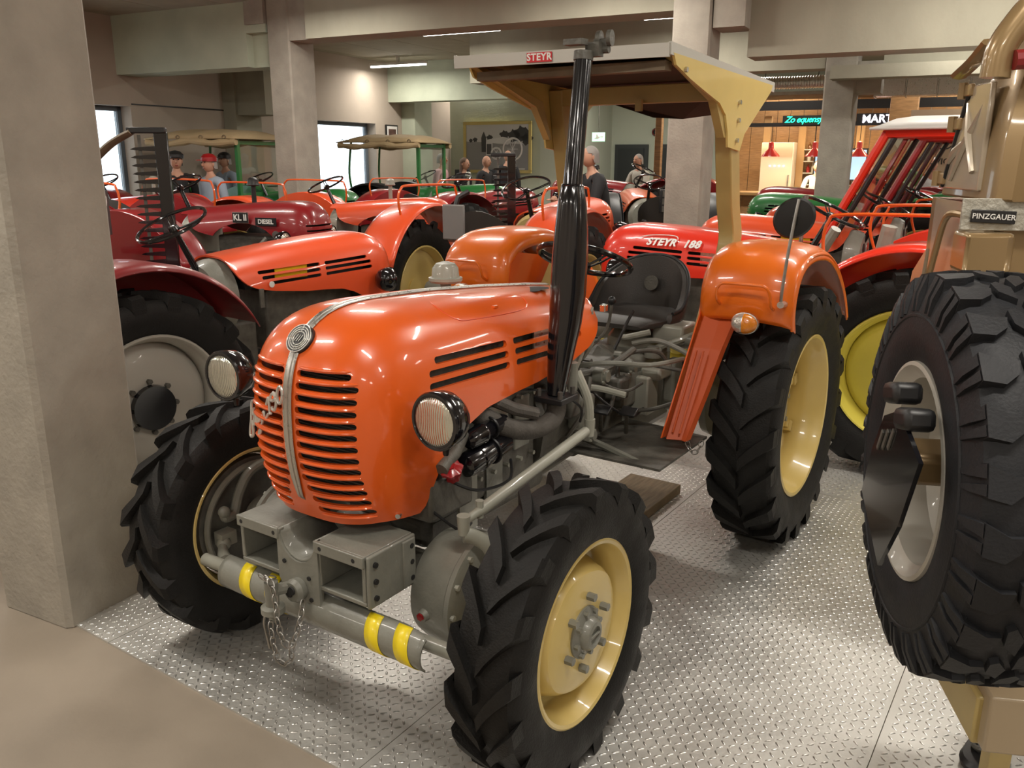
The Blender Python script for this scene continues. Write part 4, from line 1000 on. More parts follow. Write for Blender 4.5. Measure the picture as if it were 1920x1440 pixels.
for y in (-.07, -.12): MB().cyl((-.04, y, .128), (-.04, y, .140), .006, n=8).build('lamp_screw', M_chrome, lm)
MB().cyl((.20, 0, 1.145), (.30, .3, 1.2), .05, n=12).build('wheel_carrier', M_gold, PZ)
# upper body
def slab(name, rings, m, smooth=30, bevel=0, parent=PZ):
    return MB().ring_loft([[V(*p) for p in r_] for r_ in rings]).build(name, m, parent, smooth=smooth, bevel=bevel)
zs = [(1.655, .0, .87), (1.66, -.004, .875), (1.80, .0, .80), (1.93, .02, .70), (2.05, .06, .66), (2.13, .12, .64), (2.19, .22, .63)]
rings = []
for z, dx, yf in zs:
    x0 = .265+dx; y0 = .47+dx*.5
    rings.append([(x0+.03, yf, z), (x0, yf-.02, z), (x0, y0+.05, z), (x0+.012, y0+.02, z), (x0+.04, y0, z), (1.5, y0, z), (1.5, yf, z)])
slab('upper_body', rings, M_gold)
# pressed door panel with crossed ribs on the narrow side
MB().prism([(.84, 1.675), (.56, 1.675), (.56, 1.93), (.68, 1.93)], .252, .266, 'yz').build('door_panel', M_goldl, PZ, bevel=.004)
for p, q in (((.60, 1.72), (.72, 1.90)), ((.76, 1.70), (.60, 1.88)), ((.80, 1.74), (.70, 1.80))):
    MB().tube([(.250, p[0], p[1]), (.250, (p[0]+q[0])/2, (p[1]+q[1])/2), (.258, q[0], q[1])], [.008, .012, .006], 8).build('pressed_rib', M_goldl, PZ)
for z, y in ((1.92, .735), (1.84, .785), (1.70, .86)):
    hg = MB().cyl((.245, y, z-.02), (.245, y, z+.02), .012, n=10).build('door_hinge', M_gold, PZ)
    MB().box((.25, y-.03, z), (.012, .05, .03)).build('hinge_leaf', M_gold, hg, bevel=.003)
MB().tube([(.252, .70, 1.93), (.250, .82, 1.68)], .006, 6).build('door_seal', M_blackm, PZ)
MB().ctube([(.238, .76, 1.96), (.24, .66, 1.985), (.25, .60, 2.02)], .022, 8, flat=.5).build('rain_gutter', M_gold, PZ)
# roof corner tube and its red band
MB().ctube([(.23, .48, 1.93), (.235, .48, 1.99), (.26, .48, 2.04), (.30, .48, 2.09), (.38, .48, 2.13), (.5, .48, 2.15)], .032, 14).build('roof_corner', M_gold, PZ)
MB().tube([(.255, .45, 1.965), (.60, .45, 1.985)], .022, 10).build('red_band', M_mred, PZ)
# lower body
slab('lower_body', [[(.30, .98, z), (.27, .96, z), (.27, .53, z), (.29, .51, z), (1.5, .51, z), (1.5, .98, z)] for z in (.55, 1.0, 1.40, 1.645)], M_gold)
slab('wheel_arch_panel', [[(.262, 1.12, 1.15), (.262, .99, 1.15), (.30, .99, 1.15), (.30, 1.12, 1.15)], [(.262, 1.04, 1.42), (.262, .93, 1.50), (.30, .93, 1.50), (.30, 1.04, 1.42)]], M_goldl)
slab('rear_wing', [[(.28, .93, z), (.262, .90, z), (.262, .50, z), (.28, .49, z)] for z in (1.1, 1.45, 1.58, 1.645)], M_goldl)
bgp = MB().box((0, 0, 0), (.34, .01, .075)).build('badge_panel', mat('dull_silver_skin', (.42, .40, .34), .45, metal=.3, bump=.6, bscale=70), PZ, bevel=.002); bgp.location = (.37, .485, 1.625)
bd = MB().box((0, 0, 0), (.098, .008, .030)).build('badge', M_blackm, PZ, bevel=.002); bd.location = (.268, .474, 1.620); bd.rotation_euler = (0, .04, 0)
text('lettering', 'PINZGAUER', .0175, M_white, bd, loc=(0, -.0048, 0), ext=.0006, space=1.02, bold=.0002)
cap = slab('filler_housing', [[(.20+.02*abs(k), .42+.01*k*k, z) if i == 0 else p for i, p in enumerate([(.205, .44, z), (.215, .425, z), (.30, .425, z), (.31, .44, z), (.31, .54, z), (.205, .54, z)])] for k, z in ((0, 1.49), (0, 1.50), (0, 1.575), (0, 1.585))], M_gold, bevel=.012)
MB().ctube([(.23, .80, 1.35), (.232, .75, 1.50), (.235, .70, 1.605), (.25, .62, 1.615)], .009, 8).build('grab_handle', M_gold, PZ)
# bumper under the spare wheel and rubber foot of a trestle
MB().box((.60, .10, .555), (.70, .14, .14)).build('rear_bumper', mat('beige_paint', (.36, .28, .18), .4, coat=.3), PZ, bevel=.006)
MB().box((.262, .24, .54), (.05, .35, .12)).build('bumper_end', M_tan, PZ, bevel=.006)
MB().box((.40, .30, .20), (.05, .05, .40)).build('prop_leg', M_tan, PZ, smooth=0)
MB().box((1.0, .76, .5), (.9, .4, .25)).build('chassis', M_blackm, PZ, smooth=0)
for yy in (1.15, ):
    MB().lathe([(0, .20), (0, .37), (.02, .40), (.18, .40), (.20, .37), (.20, .2)], (1.05, yy-.25, .40), (1, 0, 0), 36).build('road_wheel', M_rubp, PZ)
ft = thing('rubber_foot', 'black rubber foot with a clamp lying at the bottom right corner', 'foot', PZ.matrix_world @ V(0, 0, 0))
ft.location = Matrix.Translation((.789, 1.6, 0)) @ Matrix.Rotation(-math.radians(9.8), 4, 'Z') @ V(.535, .665, 0)
MB().lathe([(0, .075), (.018, .08), (.03, .07), (.035, .03), (.05, .028), (.052, .001)], (0, 0, 0), (0, 0, 1), 24, mod=lambda a: 1+.25*math.cos(2*a)).build('foot_pad', M_blackm, ft)
MB().torus((0, 0, .045), .035, .008, (0, .3, 1), 20, 6).build('clamp_ring', M_greyd, ft)
MB().tube([(0, 0, .04), (.03, .03, .14), (.02, .04, .20)], .014, 8).build('clamp_screw', M_blackm, ft)

# ------------------------------------------------------------------ the other tractors
def arcstrip(x0, x1, R, a0, a1, c=(0, 0), n=22, lipdrop=.03):
    mb = MB(); rings = []
    for i in range(n+1):
        a = a0+(a1-a0)*i/n; rings.append([V(x, c[0]-rr*math.cos(a), c[1]+rr*math.sin(a)) for x, rr in ((x0, R-.02), (x0+(x1-x0)*.1, R), (x0+(x1-x0)*.85, R), (x1, R-lipdrop))])
    mb.ring_loft(rings, cap=False, closed=False); return mb
def bg_tractor(label, front, az, hoodm, fend=None, rim=M_cream, kind='round', rail_m=None, seat='plain', exhaust='dome', wheels=True, scale=1, slots=True, dash=M_greyl, group=None, lamp=True, detail=2, name='tractor', plates=True):
    t = thing(name, label, 'tractor', (front[0], front[1], 0), math.radians(180-az), group)
    if scale != 1: t.scale = (scale,)*3
    fend = fend or hoodm
    me = hood_mesh_for(hoodm) if kind == 'round' else arch_mesh_for(hoodm)
    mobj('hood', me, t)
    yw = 1.97
    MB().box((0, .40, .80), (.30, .75, .42)).build('engine_block', M_greyd, t, bevel=.02)
    if kind == 'arch':
        for k in range(3): MB().cyl((.12, .25+k*.16, .95), (.20, .25+k*.16, .95), .04, n=12).build('injector', M_steel, t)
        MB().ctube([(-.2, .2, 1.0), (-.24, .3, .9), (-.22, .5, .85)], .02, 8).build('engine_pipe', M_grey, t)
        MB().cyl((-.2, .30, .80), (-.2, .30, .95), .045, n=14).build('oil_filter', M_redp, t)
    else:
        MB().box((0, .45, 1.12), (.38, 1.0, .18)).build('fuel_tank', M_dark, t, smooth=0)
        for s in (1, -1): MB().box((s*.235, .62, 1.115), (.006, .26, .085)).build('filter_plate', M_yell if hoodm is M_orange2 else M_alu, t, smooth=0)
    MB().box((0, -.14, .96), (.38, .04, .46)).build('radiator', M_blackm, t, smooth=0)
    MB().box((0, 1.45, .66), (.30, 1.2, .34)).build('gearbox', M_greyd, t, bevel=.03)
    MB().tube([(-.6, yw, .60), (.6, yw, .60)], .08, 12).build('rear_axle', M_grey, t)
    MB().tube([(-.55, .02, .40), (.55, .02, .40)], .045, 10).build('front_axle', M_grey, t)
    for s in (1, -1):
        rr = (0, 0, 0 if s > 0 else PI)
        w = mobj('rear_wheel', rim_cached('r', rim), t, (s*.75, yw, .60), rr); mobj('tyre', TY_RB, w, rot=(0, 0, 0) if s > 0 else (PI, 0, 0))
        if detail > 1:
            for k in range(8):
                a = 2*PI*k/8; MB().cyl((.03, .135*math.cos(a), .135*math.sin(a)), (.055, .135*math.cos(a), .135*math.sin(a)), .014, n=6).build('wheel_nut', M_greyd, w)
        w = mobj('front_wheel', rim_cached('f', rim), t, (s*.62, 0, .362), rr); mobj('tyre', TY_FB, w)
        f = arcstrip(s*.50, s*.89, .735, .50, 2.75, (yw, .60)).build('fender', fend, t, solid=.008, smooth=60)
        pl = [(yw-.735*math.cos(a), .60+.735*math.sin(a)) for a in np.linspace(.45, 2.75, 16)]
        if plates: MB().prism(pl, s*.497, s*.503, 'yz').build('fender_plate', fend, t, smooth=0)
        if rail_m:
            MB().ctube([(s*.66, yw-.52, 1.16), (s*.64, yw-.56, 1.30), (s*.64, yw-.54, 1.43), (s*.64, yw-.44, 1.475), (s*.64, yw+.20, 1.485), (s*.64, yw+.32, 1.46), (s*.64, yw+.36, 1.38), (s*.64, yw+.33, 1.24)], .0105, 8, 5).build('hand_rail', rail_m, t)
    for s in (1, -1):
        if lamp: headlight(t, V(s*.38, -.10, 1.0), 0, .085, m=M_black)
    steering(t, (0, 1.30, 1.45), .45, R=.215, r=.011, hub_len=.4)
    MB().lathe([(-.02, .245), (.05, .235), (.11, .20), (.115, .01)], (0, 1.05, .985), (0, 1, 0), 32).build('instrument_panel', dash, t)
    for x in (-.09, .05): MB().lathe([(0, .045), (.012, .045), (.014, .001)], (x, 1.155, 1.07), (0, 1, 0), 18).build('gauge', M_chrome if x < 0 else M_blackm, t)
    st = MB().box((0, 1.92, .98), (.42, .38, .07)).build('seat_cushion', M_seat, t, bevel=.03)
    mb = MB(); rings = []
    for i in range(15):
        a = PI*i/14; h = .12+.20*math.sin(a)
        rings.append([V(.24*math.cos(a), 1.95+.20*math.sin(a), .98), V(.25*math.cos(a), 2.0+.21*math.sin(a), .98+h), V(.225*math.cos(a), 1.99+.19*math.sin(a), .98+h), V(.215*math.cos(a), 1.95+.18*math.sin(a), .98)])
    mb.ring_loft(rings).build('seat_backrest', M_seat, t, smooth=50)
    MB().tube([(0, 1.95, .96), (0, 1.85, .80)], .025, 8).build('seat_post', M_greyd, t)
    if exhaust == 'dome': MB().lathe([(-.30, .022), (-.03, .022), (-.028, .05), (-.02, .058), (.0, .05), (.028, .048), (.045, .03), (.05, .001)], (0, .45, 1.48), (0, 0, 1), 24).build('air_precleaner', M_greyl if hoodm is not M_dred else M_blackm, t)
    elif exhaust == 'stack': MB().tube([(.15, .5, 1.2), (.15, .5, 1.75)], .025, 12).build('exhaust_stack', M_black, t)
    return t
def roof_canvas(t, y0, y1, z, frame_m):
    # soft roof with rolled sides on a bent tube frame, windscreen in front
    for s in (1, -1):
        MB().ctube([(s*.52, y1-.1, 1.1), (s*.54, y1-.05, 1.5), (s*.52, y1-.1, z-.1)], .02, 8).build('roof_post', frame_m, t)
        MB().box((s*.52, y0, 1.52), (.06, .05, z-1.15)).build('windscreen_post', frame_m, t, smooth=0)
        MB().ctube([(s*.64, y0-.08, z-.15), (s*.66, y0+.3, z-.17), (s*.64, (y0+y1)/2, z-.14), (s*.66, y1-.3, z-.18), (s*.63, y1+.08, z-.15)], [.05, .045, .04, .05, .055]*5, 10, 6).build('rolled_curtain', M_canvas, t)
    MB().box((0, y0, 1.18), (1.0, .05, .16)).build('windscreen_panel', frame_m, t, smooth=0)
    MB().box((0, y0, z-.16), (1.0, .04, .05)).build('windscreen_rail', frame_m, t, smooth=0)
    MB().box((0, y0, 1.60), (.96, .006, .66)).build('windscreen', M_glass, t, smooth=0)
    rings = []
    for i in range(13):
        y = y0-.10+(y1-y0+.22)*i/12; e = min(1, min(i, 12-i)/2.0); sg = .02*math.sin(i*1.7)
        rings.append([V(.66*math.sin(u*PI/2)*(1 if True else 0), y, z-.11+(.13*e+sg)*math.cos(u*PI/2)**.7) for u in np.linspace(-1, 1, 15)])
    c = MB().ring_loft(rings, cap=False, closed=False).build('canvas_roof', M_canvas, t, smooth=60, solid=.012)
    for s in (1, -1):
        for k in range(4):
            MB().torus((s*.665, y0+.1+k*(y1-y0-.2)/3, z-.085), .022, .005, (1, 0, 0), 14, 5, squash=1.4, xd=(0, 0, 1)).build('roof_buckle', M_woodd, c)
    for k in range(4):
        MB().torus((-.42+k*.28, y1+.135, z-.07), .022, .005, (0, 1, 0), 14, 5, squash=1.4, xd=(0, 0, 1)).build('roof_buckle', M_woodd, c)

tA = bg_tractor('orange tractor with shade-darkened red fender and grey wheel rim behind the left column', (-1.203, 5.894), 38, M_orange2, M_mred, M_grim, 'round', dash=M_grey, scale=.95, exhaust=None)
for s in (-1,):
    MB().lathe([(.05, .120), (.078, .115), (.080, .001)], axis=(1, 0, 0), n=28).build('hub_hole', M_black, [c for c in tA.children if c.name.startswith('rear_wheel')][1])
    MB().lathe([(0, .02), (.004, .02), (.005, .001)], (s*.292, .82, 1.06), (s, 0, 0), 14).build('round_sticker', M_white, tA)
    MB().box((s*.29, .90, .98), (.012, .03, .12)).build('hood_latch', M_greyd, tA, smooth=0)
tI = bg_tractor('bright red tractor with white STEYR 188 lettering on its bonnet', (1.02, 6.26), -56, M_red, M_red, M_yrim, 'round', rail_m=M_orange, exhaust=None, scale=.98)
text('lettering', 'STEYR', .078, M_white, tI, loc=(.262, .20, 1.212), xdir=(0, 1, 0), ydir=(-.66, 0, 1), ext=.002, shear=.25, bold=.003, space=1.05)
text('lettering', '188', .080, M_white, tI, loc=(.262, .43, 1.208), xdir=(0, 1, 0), ydir=(-.66, 0, 1), ext=.002, shear=.25, bold=.003, space=1.05)
MB().ctube([(.262, .0, 1.235), (.238, .10, 1.256), (.232, .22, 1.262), (.236, .305, 1.256), (.258, .325, 1.230)], [.001]*3+[.0035]*19+[.001]*3, 6, 6).build('lettering_swoosh', M_white, tI)
MB().tube([(.60, 1.25, .9), (.60, 1.28, 1.58)], .012, 10).build('marker_rod', M_steel, tI)
MB().tube([(.30, 1.60, .75), (.36, 1.72, 1.40)], .045, 10).build('frame_tube', M_greyl, tI)
MB().tube([(.0, 1.15, 1.0), (.1, 1.35, 1.35)], .035, 10).build('column_casing', M_greyl, tI)
tB = bg_tractor('dark red tractor with KL II and DIESEL plates on its bonnet', (-2.02, 8.03), 110, M_dred, M_dred, M_grim, 'arch', rail_m=M_orange, scale=1.03)
for s in (-1,):
    p1 = MB().box((0, 0, 0), (.006, .16, .085)).build('name_plate', M_blackm, tB, smooth=0); p1.location = (s*.262, .42, 1.18)
    MB().box((s*.001, 0, 0), (.005, .17, .095)).build('plate_border', M_alu, p1, smooth=0).location = (.004, 0, 0)
    text('lettering', 'KL II', .075, M_white, p1, loc=(-.0045, 0, 0), xdir=(0, -1, 0), ydir=(0, 0, 1), ext=.001, bold=.002)
    p2 = MB().box((0, 0, 0), (.006, .22, .07)).build('name_plate', M_blackm, tB, smooth=0); p2.location = (s*.262, .15, 1.15)
    text('lettering', 'DIESEL', .055, M_white, p2, loc=(-.0045, 0, 0), xdir=(0, -1, 0), ydir=(0, 0, 1), ext=.001, bold=.0015)
    MB().lathe([(0, .038), (.006, .036), (.007, .001)], (s*.252, .06, 1.035), (s, 0, 0), 24).build('round_emblem', M_steel, tB)
tC = bg_tractor('orange tractor with open engine arch and ribbed nose, in front of the mural', (-.97, 9.7), 110, M_orange2, M_orange2, M_cream, 'arch', rail_m=M_orange)
MB().box((-.254, .12, 1.10), (.006, .03, .09)).build('name_plate', M_blackm, tC, smooth=0)
tG = bg_tractor('orange tractor seen from behind with gauges, black seat and grey board on its fender', (.73, 8.98), 27, M_orange2, M_orange2, M_cream, 'round', rail_m=M_orange, dash=M_tan, exhaust=None, plates=False, scale=1.03)
bx = MB().box((0, 0, 0), (.19, .02, .26)).build('grey_board', mat('grey_board_paint', (.16, .155, .15), .5), tG, bevel=.01)
bx.location = (-.05, 2.62, 1.24)
MB().tube([(-.05, 2.60, 1.34), (-.06, 2.57, 1.42), (-.11, 2.50, 1.46)], .02, 8).build('board_arm', M_blackm, tG)
MB().tube([(-.05, 2.60, 1.22), (-.03, 2.30, .90)], .015, 8).build('board_stay', M_blackm, tG)
tD = bg_tractor('dark red tractor with black seat behind the orange one with the ribbed nose', (.05, 13.1), 40, M_dred, M_dred, M_grim, 'round', rail_m=M_orange, detail=1)
tK = bg_tractor('green tractor whose soft tan roof is left of the two-beam column', (-2.55, 12.45), 110, M_green, M_green, M_cream, 'round', detail=1)
roof_canvas(tK, 1.25, 2.65, 2.12, M_green)
tK2 = bg_tractor('dark green tractor with tan soft roof in front of the wide window', (-.35, 15.0), 110, M_green, M_blackm, M_cream, 'round', detail=1)
roof_canvas(tK2, 1.15, 2.55, 2.12, M_green)
tN = bg_tractor('red tractor with number plate 58019 on its back, beside the left column', (-5.3, 7.2), -70, M_dred, M_dred, M_grim, 'round', detail=1)
npb = MB().box((0, 0, 0), (.36, .012, .30)).build('number_plate', M_blackm, tN, smooth=0); npb.location = (.45, 2.85, 1.38); npb.rotation_euler = (0, 0, .55)
text('lettering', '58019', .105, M_white, npb, loc=(0, .0075, .075), xdir=(-1, 0, 0), ydir=(0, 0, 1), ext=.001, bold=.002)
MB().lathe([(0, .085), (.002, .085), (.003, .001)], (0, .006, -.06), (0, 1, 0), 24).build('oval_sign', M_white, npb)
text('lettering', 'L', .13, M_blackm, npb, loc=(0, .0105, -.06), xdir=(-1, 0, 0), ydir=(0, 0, 1), ext=.001, bold=.002)
MB().tube([(.45, 2.80, 1.25), (.45, 2.55, .95)], .03, 8).build('plate_bracket', M_blackm, tN)
tO = bg_tractor('red tractor by the left wall near the narrow window', (-4.1, 10.75), 110, M_red, M_dred, M_grim, 'round', detail=1)
tJ = bg_tractor('orange tractor with red cab frame and white roof behind the red one', (2.05, 7.79), -56, M_orange2, M_red, M_cream, 'round', exhaust=None, rail_m=M_orange, scale=.96)
tJ2 = bg_tractor('second red-cabbed tractor, directly behind the white-roofed one', (3.09, 9.36), -56, M_orange2, M_red, M_cream, 'round', exhaust=None, detail=1, scale=.96)
def cab(t, roofm, framem):
    for s in (1, -1):
        MB().tube([(s*.52, .92, 1.15), (s*.50, 1.33, 2.02)], .035, 8).build('cab_pillar', framem, t, smooth=0)
        MB().tube([(s*.50, 1.02, 1.20), (s*.49, 1.40, 2.0)], .022, 8).build('windscreen_seal', M_blackm, t)
        MB().tube([(s*.56, 2.5, 1.15), (s*.52, 2.45, 2.02)], .035, 8).build('cab_pillar', framem, t, smooth=0)
        MB().tube([(s*.50, 1.33, 2.02), (s*.52, 2.45, 2.02)], .035, 8).build('roof_rail', framem, t, smooth=0)
    MB().add([(-.48, .97, 1.18), (.48, .97, 1.18), (.47, 1.35, 2.0), (-.47, 1.35, 2.0)], [(0, 1, 2, 3)]).build('windscreen', M_glass, t, smooth=0, solid=.006)
    MB().tube([(-.50, 1.33, 2.02), (.50, 1.33, 2.02)], .035, 8).build('roof_rail', framem, t, smooth=0)
    MB().tube([(-.50, .94, 1.16), (.50, .94, 1.16)], .03, 8).build('lower_rail', framem, t, smooth=0)
    rings = []
    for i in range(11):
        y = 1.22+1.36*i/10; e = min(1, min(i, 10-i)/1.5+.15)
        rings.append([V(.60*u, y, 2.055+.10*e*(1-abs(u)**4)) for u in np.linspace(-1, 1, 13)])
    MB().ring_loft(rings, cap=False, closed=False).build('cab_roof', roofm, t, smooth=60, solid=.02)
    MB().cyl((.30, 1.9, 1.0), (.30, 1.95, 2.02), .022, n=10).build('grab_pole', M_chrome, t)
cab(tJ, M_white, M_red); cab(tJ2, M_white, M_mred)
tL = bg_tractor('orange tractor seen from behind, black seat with switch box, right of the man in black', (1.85, 12.95), 0, M_orange, M_blackm, M_cream, 'round', exhaust=None, detail=1)
mb = MB().box((-.10, 2.42, 1.25), (.30, .08, .28)); 
bxx = mb.build('switch_box', M_blackm, tL, bevel=.01)
for i in range(3):
    for j in range(3): MB().box((-.19+i*.09, 2.465, 1.16+j*.09), (.07, .01, .07)).build('switch_panel', M_greyd, bxx, smooth=0)
tM = bg_tractor('dark red tractor far back in front of the dark doors', (1.1, 16.0), -60, M_dred, M_dred, M_cream, 'round', detail=1, scale=1.08)
tP = bg_tractor('green tractor far back, in front of the bar', (3.5, 11.45), -56, M_green, M_green, M_cream, 'round', detail=1, exhaust=None)
tQ = bg_tractor('dark red tractor nearest the bar counter', (4.1, 13.25), -56, M_dred, M_dred, M_cream, 'round', detail=1, exhaust=None, scale=1.02)
bpy.data.objects.remove(ARCH)

# ------------------------------------------------------------------ upright mower bars
def mower_bar(loc, rz, H, label, arm):
    t = thing('mower_bar', label, 'mower bar', loc, rz)
    MB().box((.09, 0, H/2), (.09, .03, H)).build('bar_back', M_black, t, bevel=.005)
    MB().box((-.055, 0, H/2+.02), (.02, .012, H-.08)).build('knife_bar', M_greyd, t, smooth=0)
    n = int((H-.15)/.055)
    for k in range(n):
        z = .10+k*.055
        MB().prism([(.05, z-.012), (.05, z+.022), (-.09, z+.012), (-.12, z), (-.09, z-.006)], -.012, .014, 'xz').build('knife_finger', M_black, t, smooth=0)
    MB().box((.0, 0, H+.01), (.26, .05, .04)).build('bar_end', M_blackm, t, bevel=.008)
    if arm:
        MB().ctube([(-.10, 0, H), (-.25, .02, H-.08), (-.42, .03, H-.22), (-.60, .04, H-.34)], [.05, .05, .055, .055, .055, .055, .055, .055, .055, .055, .055, .055, .06, .06, .06, .06, .06, .06, .05], 8, 6, flat=.4).build('swath_board', M_woodd, t)
    return t
mower_bar((-2.50, 6.0, 0), .1, 1.92, 'tall black mower bar standing upright beside the left column', True)
mower_bar((-.10, 9.2, 0), .1, 1.78, 'black mower bar standing upright below the framed photograph', False)
def swath(loc, rz, label, L=.9):
    pass

# ------------------------------------------------------------------ people
def person(label, loc, rz, shirt, trousers, skin=M_skin, hair=M_hairg, h=1.75, lean=0., cap=None, arms='down', long_hair=False):
    t = thing('person', label, 'person', loc, rz); k = h/1.75
    sp = V(0, -math.sin(lean), math.cos(lean))
    pel = V(0, 0, .95*k); chest = pel+sp*.33*k; neck = pel+sp*.56*k; head = neck+V(0, -.02-.06*math.sin(lean)*2, .13*k)
    def skin_mesh(name, verts, edges, rad, m, sub=1):
        me = bpy.data.meshes.new(name); me.from_pydata([tuple(v) for v in verts], edges, [])
        o = bpy.data.objects.new(name, me); COL.objects.link(o)
        md = o.modifiers.new('skin', 'SKIN')
        for i, r_ in enumerate(rad): me.skin_vertices[0].data[i].radius = (r_, r_*.8)
        me.skin_vertices[0].data[0].use_root = True
        s_ = o.modifiers.new('sub', 'SUBSURF'); s_.levels = sub
        bake(o); o.data.materials.clear(); finish(o.data, m, 80); o.parent = t; return o
    legs = [pel, pel-V(0, 0, .06)]
    sh = lambda s: neck+V(s*.19, 0, -.06*k); hipp = lambda s: pel+V(s*.10, 0, -.06)
    if arms == 'down': el = lambda s: sh(s)+V(s*.05, .03, -.29*k); wr = lambda s: el(s)+V(0, -.08, -.24*k)
    elif arms == 'fwd': el = lambda s: sh(s)+V(s*.06, -.10, -.24*k); wr = lambda s: el(s)+V(-s*.05, -.24, .02)
    else: el = lambda s: sh(s)+V(s*.08, -.06, -.27*k); wr = lambda s: el(s)+V(-s*.16, -.17, .04)
    # body: one continuous mesh, torso, arms and legs
    vs = [pel, chest, neck-sp*.05, neck+V(0, -.01, .03), head+V(0, 0, -.02)]; es = [(0, 1), (1, 2), (2, 3), (3, 4)]; rd = [.15, .155, .09, .052, .055]
    for s in (-1, 1):
        b = len(vs); vs += [sh(s), el(s), wr(s)]; es += [(2, b), (b, b+1), (b+1, b+2)]; rd += [.062, .047, .035]
        b = len(vs); vs += [hipp(s), V(s*.11, -.02, .50*k), V(s*.12, 0, .09), V(s*.12, -.12, .05)]; es += [(0, b), (b, b+1), (b+1, b+2), (b+2, b+3)]; rd += [.095, .065, .045, .04]
    skin_mesh('body', vs, es, [r_*k for r_ in rd], skin)
    # shirt and trousers as their own garments around the body
    vs = [pel+V(0, 0, -.02), chest, neck-sp*.04]; es = [(0, 1), (1, 2)]; rd = [.165, .175, .10]
    for s in (-1, 1):
        b = len(vs); vs += [sh(s), el(s), el(s)+(wr(s)-el(s))*.85]; es += [(2, b), (b, b+1), (b+1, b+2)]; rd += [.078, .060, .046]
    skin_mesh('shirt', vs, es, [r_*k for r_ in rd], shirt)
    vs = [pel+V(0, 0, .01)]; es = []; rd = [.16]
    for s in (-1, 1):
        b = len(vs); vs += [hipp(s), V(s*.11, -.02, .50*k), V(s*.12, 0, .10)]; es += [(0, b), (b, b+1), (b+1, b+2)]; rd += [.11, .08, .065]
    skin_mesh('trousers', vs, es, [r_*k for r_ in rd], trousers)
    for s in (-1, 1):
        MB().sphere(V(s*.12, -.05, .045), .05, (1, 2.4, .9)).build('shoe', M_blackm, t)
        w = wr(s); d = (wr(s)-el(s)).normalized(); hnd = MB(); hnd.sphere(w+d*.05, .04, (1, 1, 1.1), 10, 6)
        for f in range(4):
            b0 = w+d*.07+V((f-1.5)*.018, 0, 0); hnd.tube([b0, b0+d*.04, b0+d*.06+V(0, -.015, -.01)], [.009, .008, .006], 6)
        hnd.tube([w+d*.03+V(-s*.03, 0, 0), w+d*.06+V(-s*.05, -.01, 0)], [.011, .008], 6); hnd.build('hand', skin, t)
    hb = MB().sphere(head+V(0, 0, .04), .095, (.82, .98, 1.2), 20, 14); hb.sphere(head+V(0, -.098, .03), .018, (.8, 1.2, 1.3), 8, 6)
    for s in (-1, 1): hb.sphere(head+V(s*.08, .01, .035), .022, (.4, .8, 1.3), 8, 6)
    hd = hb.build('head', skin, t)
    for s in (-1, 1): MB().sphere(head+V(s*.03, -.085, .06), .011, (1, .6, .8), 8, 5).build('eye', M_blackm, hd)
    MB().box(head+V(0, -.088, -.02), (.04, .01, .007)).build('mouth', M_mred, hd, smooth=0)
    mb = MB(); rings = []
    if hair is not None:
        for i in range(8):
            th = PI*.5*i/7; z = .055+.105*math.cos(th)*1.05; r_ = .099*math.sin(th)
            rings.append([head+V(max(r_, .004)*.86*math.cos(a), .018+max(r_, .004)*1.02*math.sin(a), z+(.03 if math.sin(a) < -.3 and i == 7 else 0)) for a in [2*PI*j/18 for j in range(18)]])
        r7 = [head+V(.1*.86*math.cos(a), .022+.1*math.sin(a), .05-(.075 if math.sin(a) > -.2 else -.03)-(.14 if long_hair and math.sin(a) > -.2 else 0)) for a in [2*PI*j/18 for j in range(18)]]
        rings.append(r7); mb.ring_loft(rings, cap=False).build('hair', hair, t, smooth=60)
    if cap is not None:
        c = MB().lathe([(0, .108), (.05, .106), (.09, .07), (.105, .01)], head+V(0, .005, .075), (0, 0, 1), 20).build('cap', cap, t)
        MB().prism([(-.07, -.08), (-.06, -.16), (0, -.185), (.06, -.16), (.07, -.08)], 0, .01, 'xy').build('cap_peak', cap, c).location = head+V(0, 0, .085)
    return t
M_shblack = mat('black_jacket', (.012, .012, .014), .75); M_shpink = mat('pink_shirt', (.62, .36, .38), .8); M_shgrey = mat('pale_grey_shirt', (.48, .46, .40), .8)
M_shwhite = mat('white_shirt', (.72, .74, .76), .75); M_jeans = mat('blue_jeans', (.06, .08, .13), .8); M_shblue = mat('blue_grey_shirt', (.30, .36, .44), .8)
person('grey-haired person in a black hooded jacket bending behind the tall exhaust', (1.03, 9.9, 0), -1.2, M_shblack, M_shblack, hair=M_hairg, h=1.86, lean=.22, arms='fwd')
person('short-haired person in pale grey shirt leaning forward by the dark doors', (2.56, 16.7, 0), -.9, M_shgrey, M_jeans, hair=M_hairg, h=1.82, lean=.30, arms='fwd')
person('dark-haired person in a white shirt behind the bar, beside a column', (5.83, 16.6, 0), -.5, M_shwhite, M_jeans, hair=M_darkhair, h=1.68, arms='fwd')
person('white-haired person in a white polo shirt behind the red cab frames', (6.35, 13.2, 0), -.2, M_shwhite, M_jeans, skin=M_skin2, hair=M_hairw, h=1.74, arms='mid')
person('grey-haired person in a pink shirt, seen through the far soft roof', (-1.45, 17.0, 0), 1.2, M_shpink, M_jeans, hair=M_hairg, h=1.80, lean=.1)
person('person with long brown hair and black top below the framed photograph', (-1.04, 17.25, 0), 1.0, M_shblack, M_jeans, hair=M_hairb, h=1.72, lean=.15, long_hair=True)
person('bald person in dark clothes below the left edge of the framed photograph', (-.60, 17.6, 0), 1.0, M_shblack, M_jeans, hair=None, h=1.76, lean=.1)
person('bald person standing at the lower right of the framed photograph', (-.11, 17.95, 0), 3.0, M_shblack, M_jeans, hair=None, h=1.88, lean=.1)
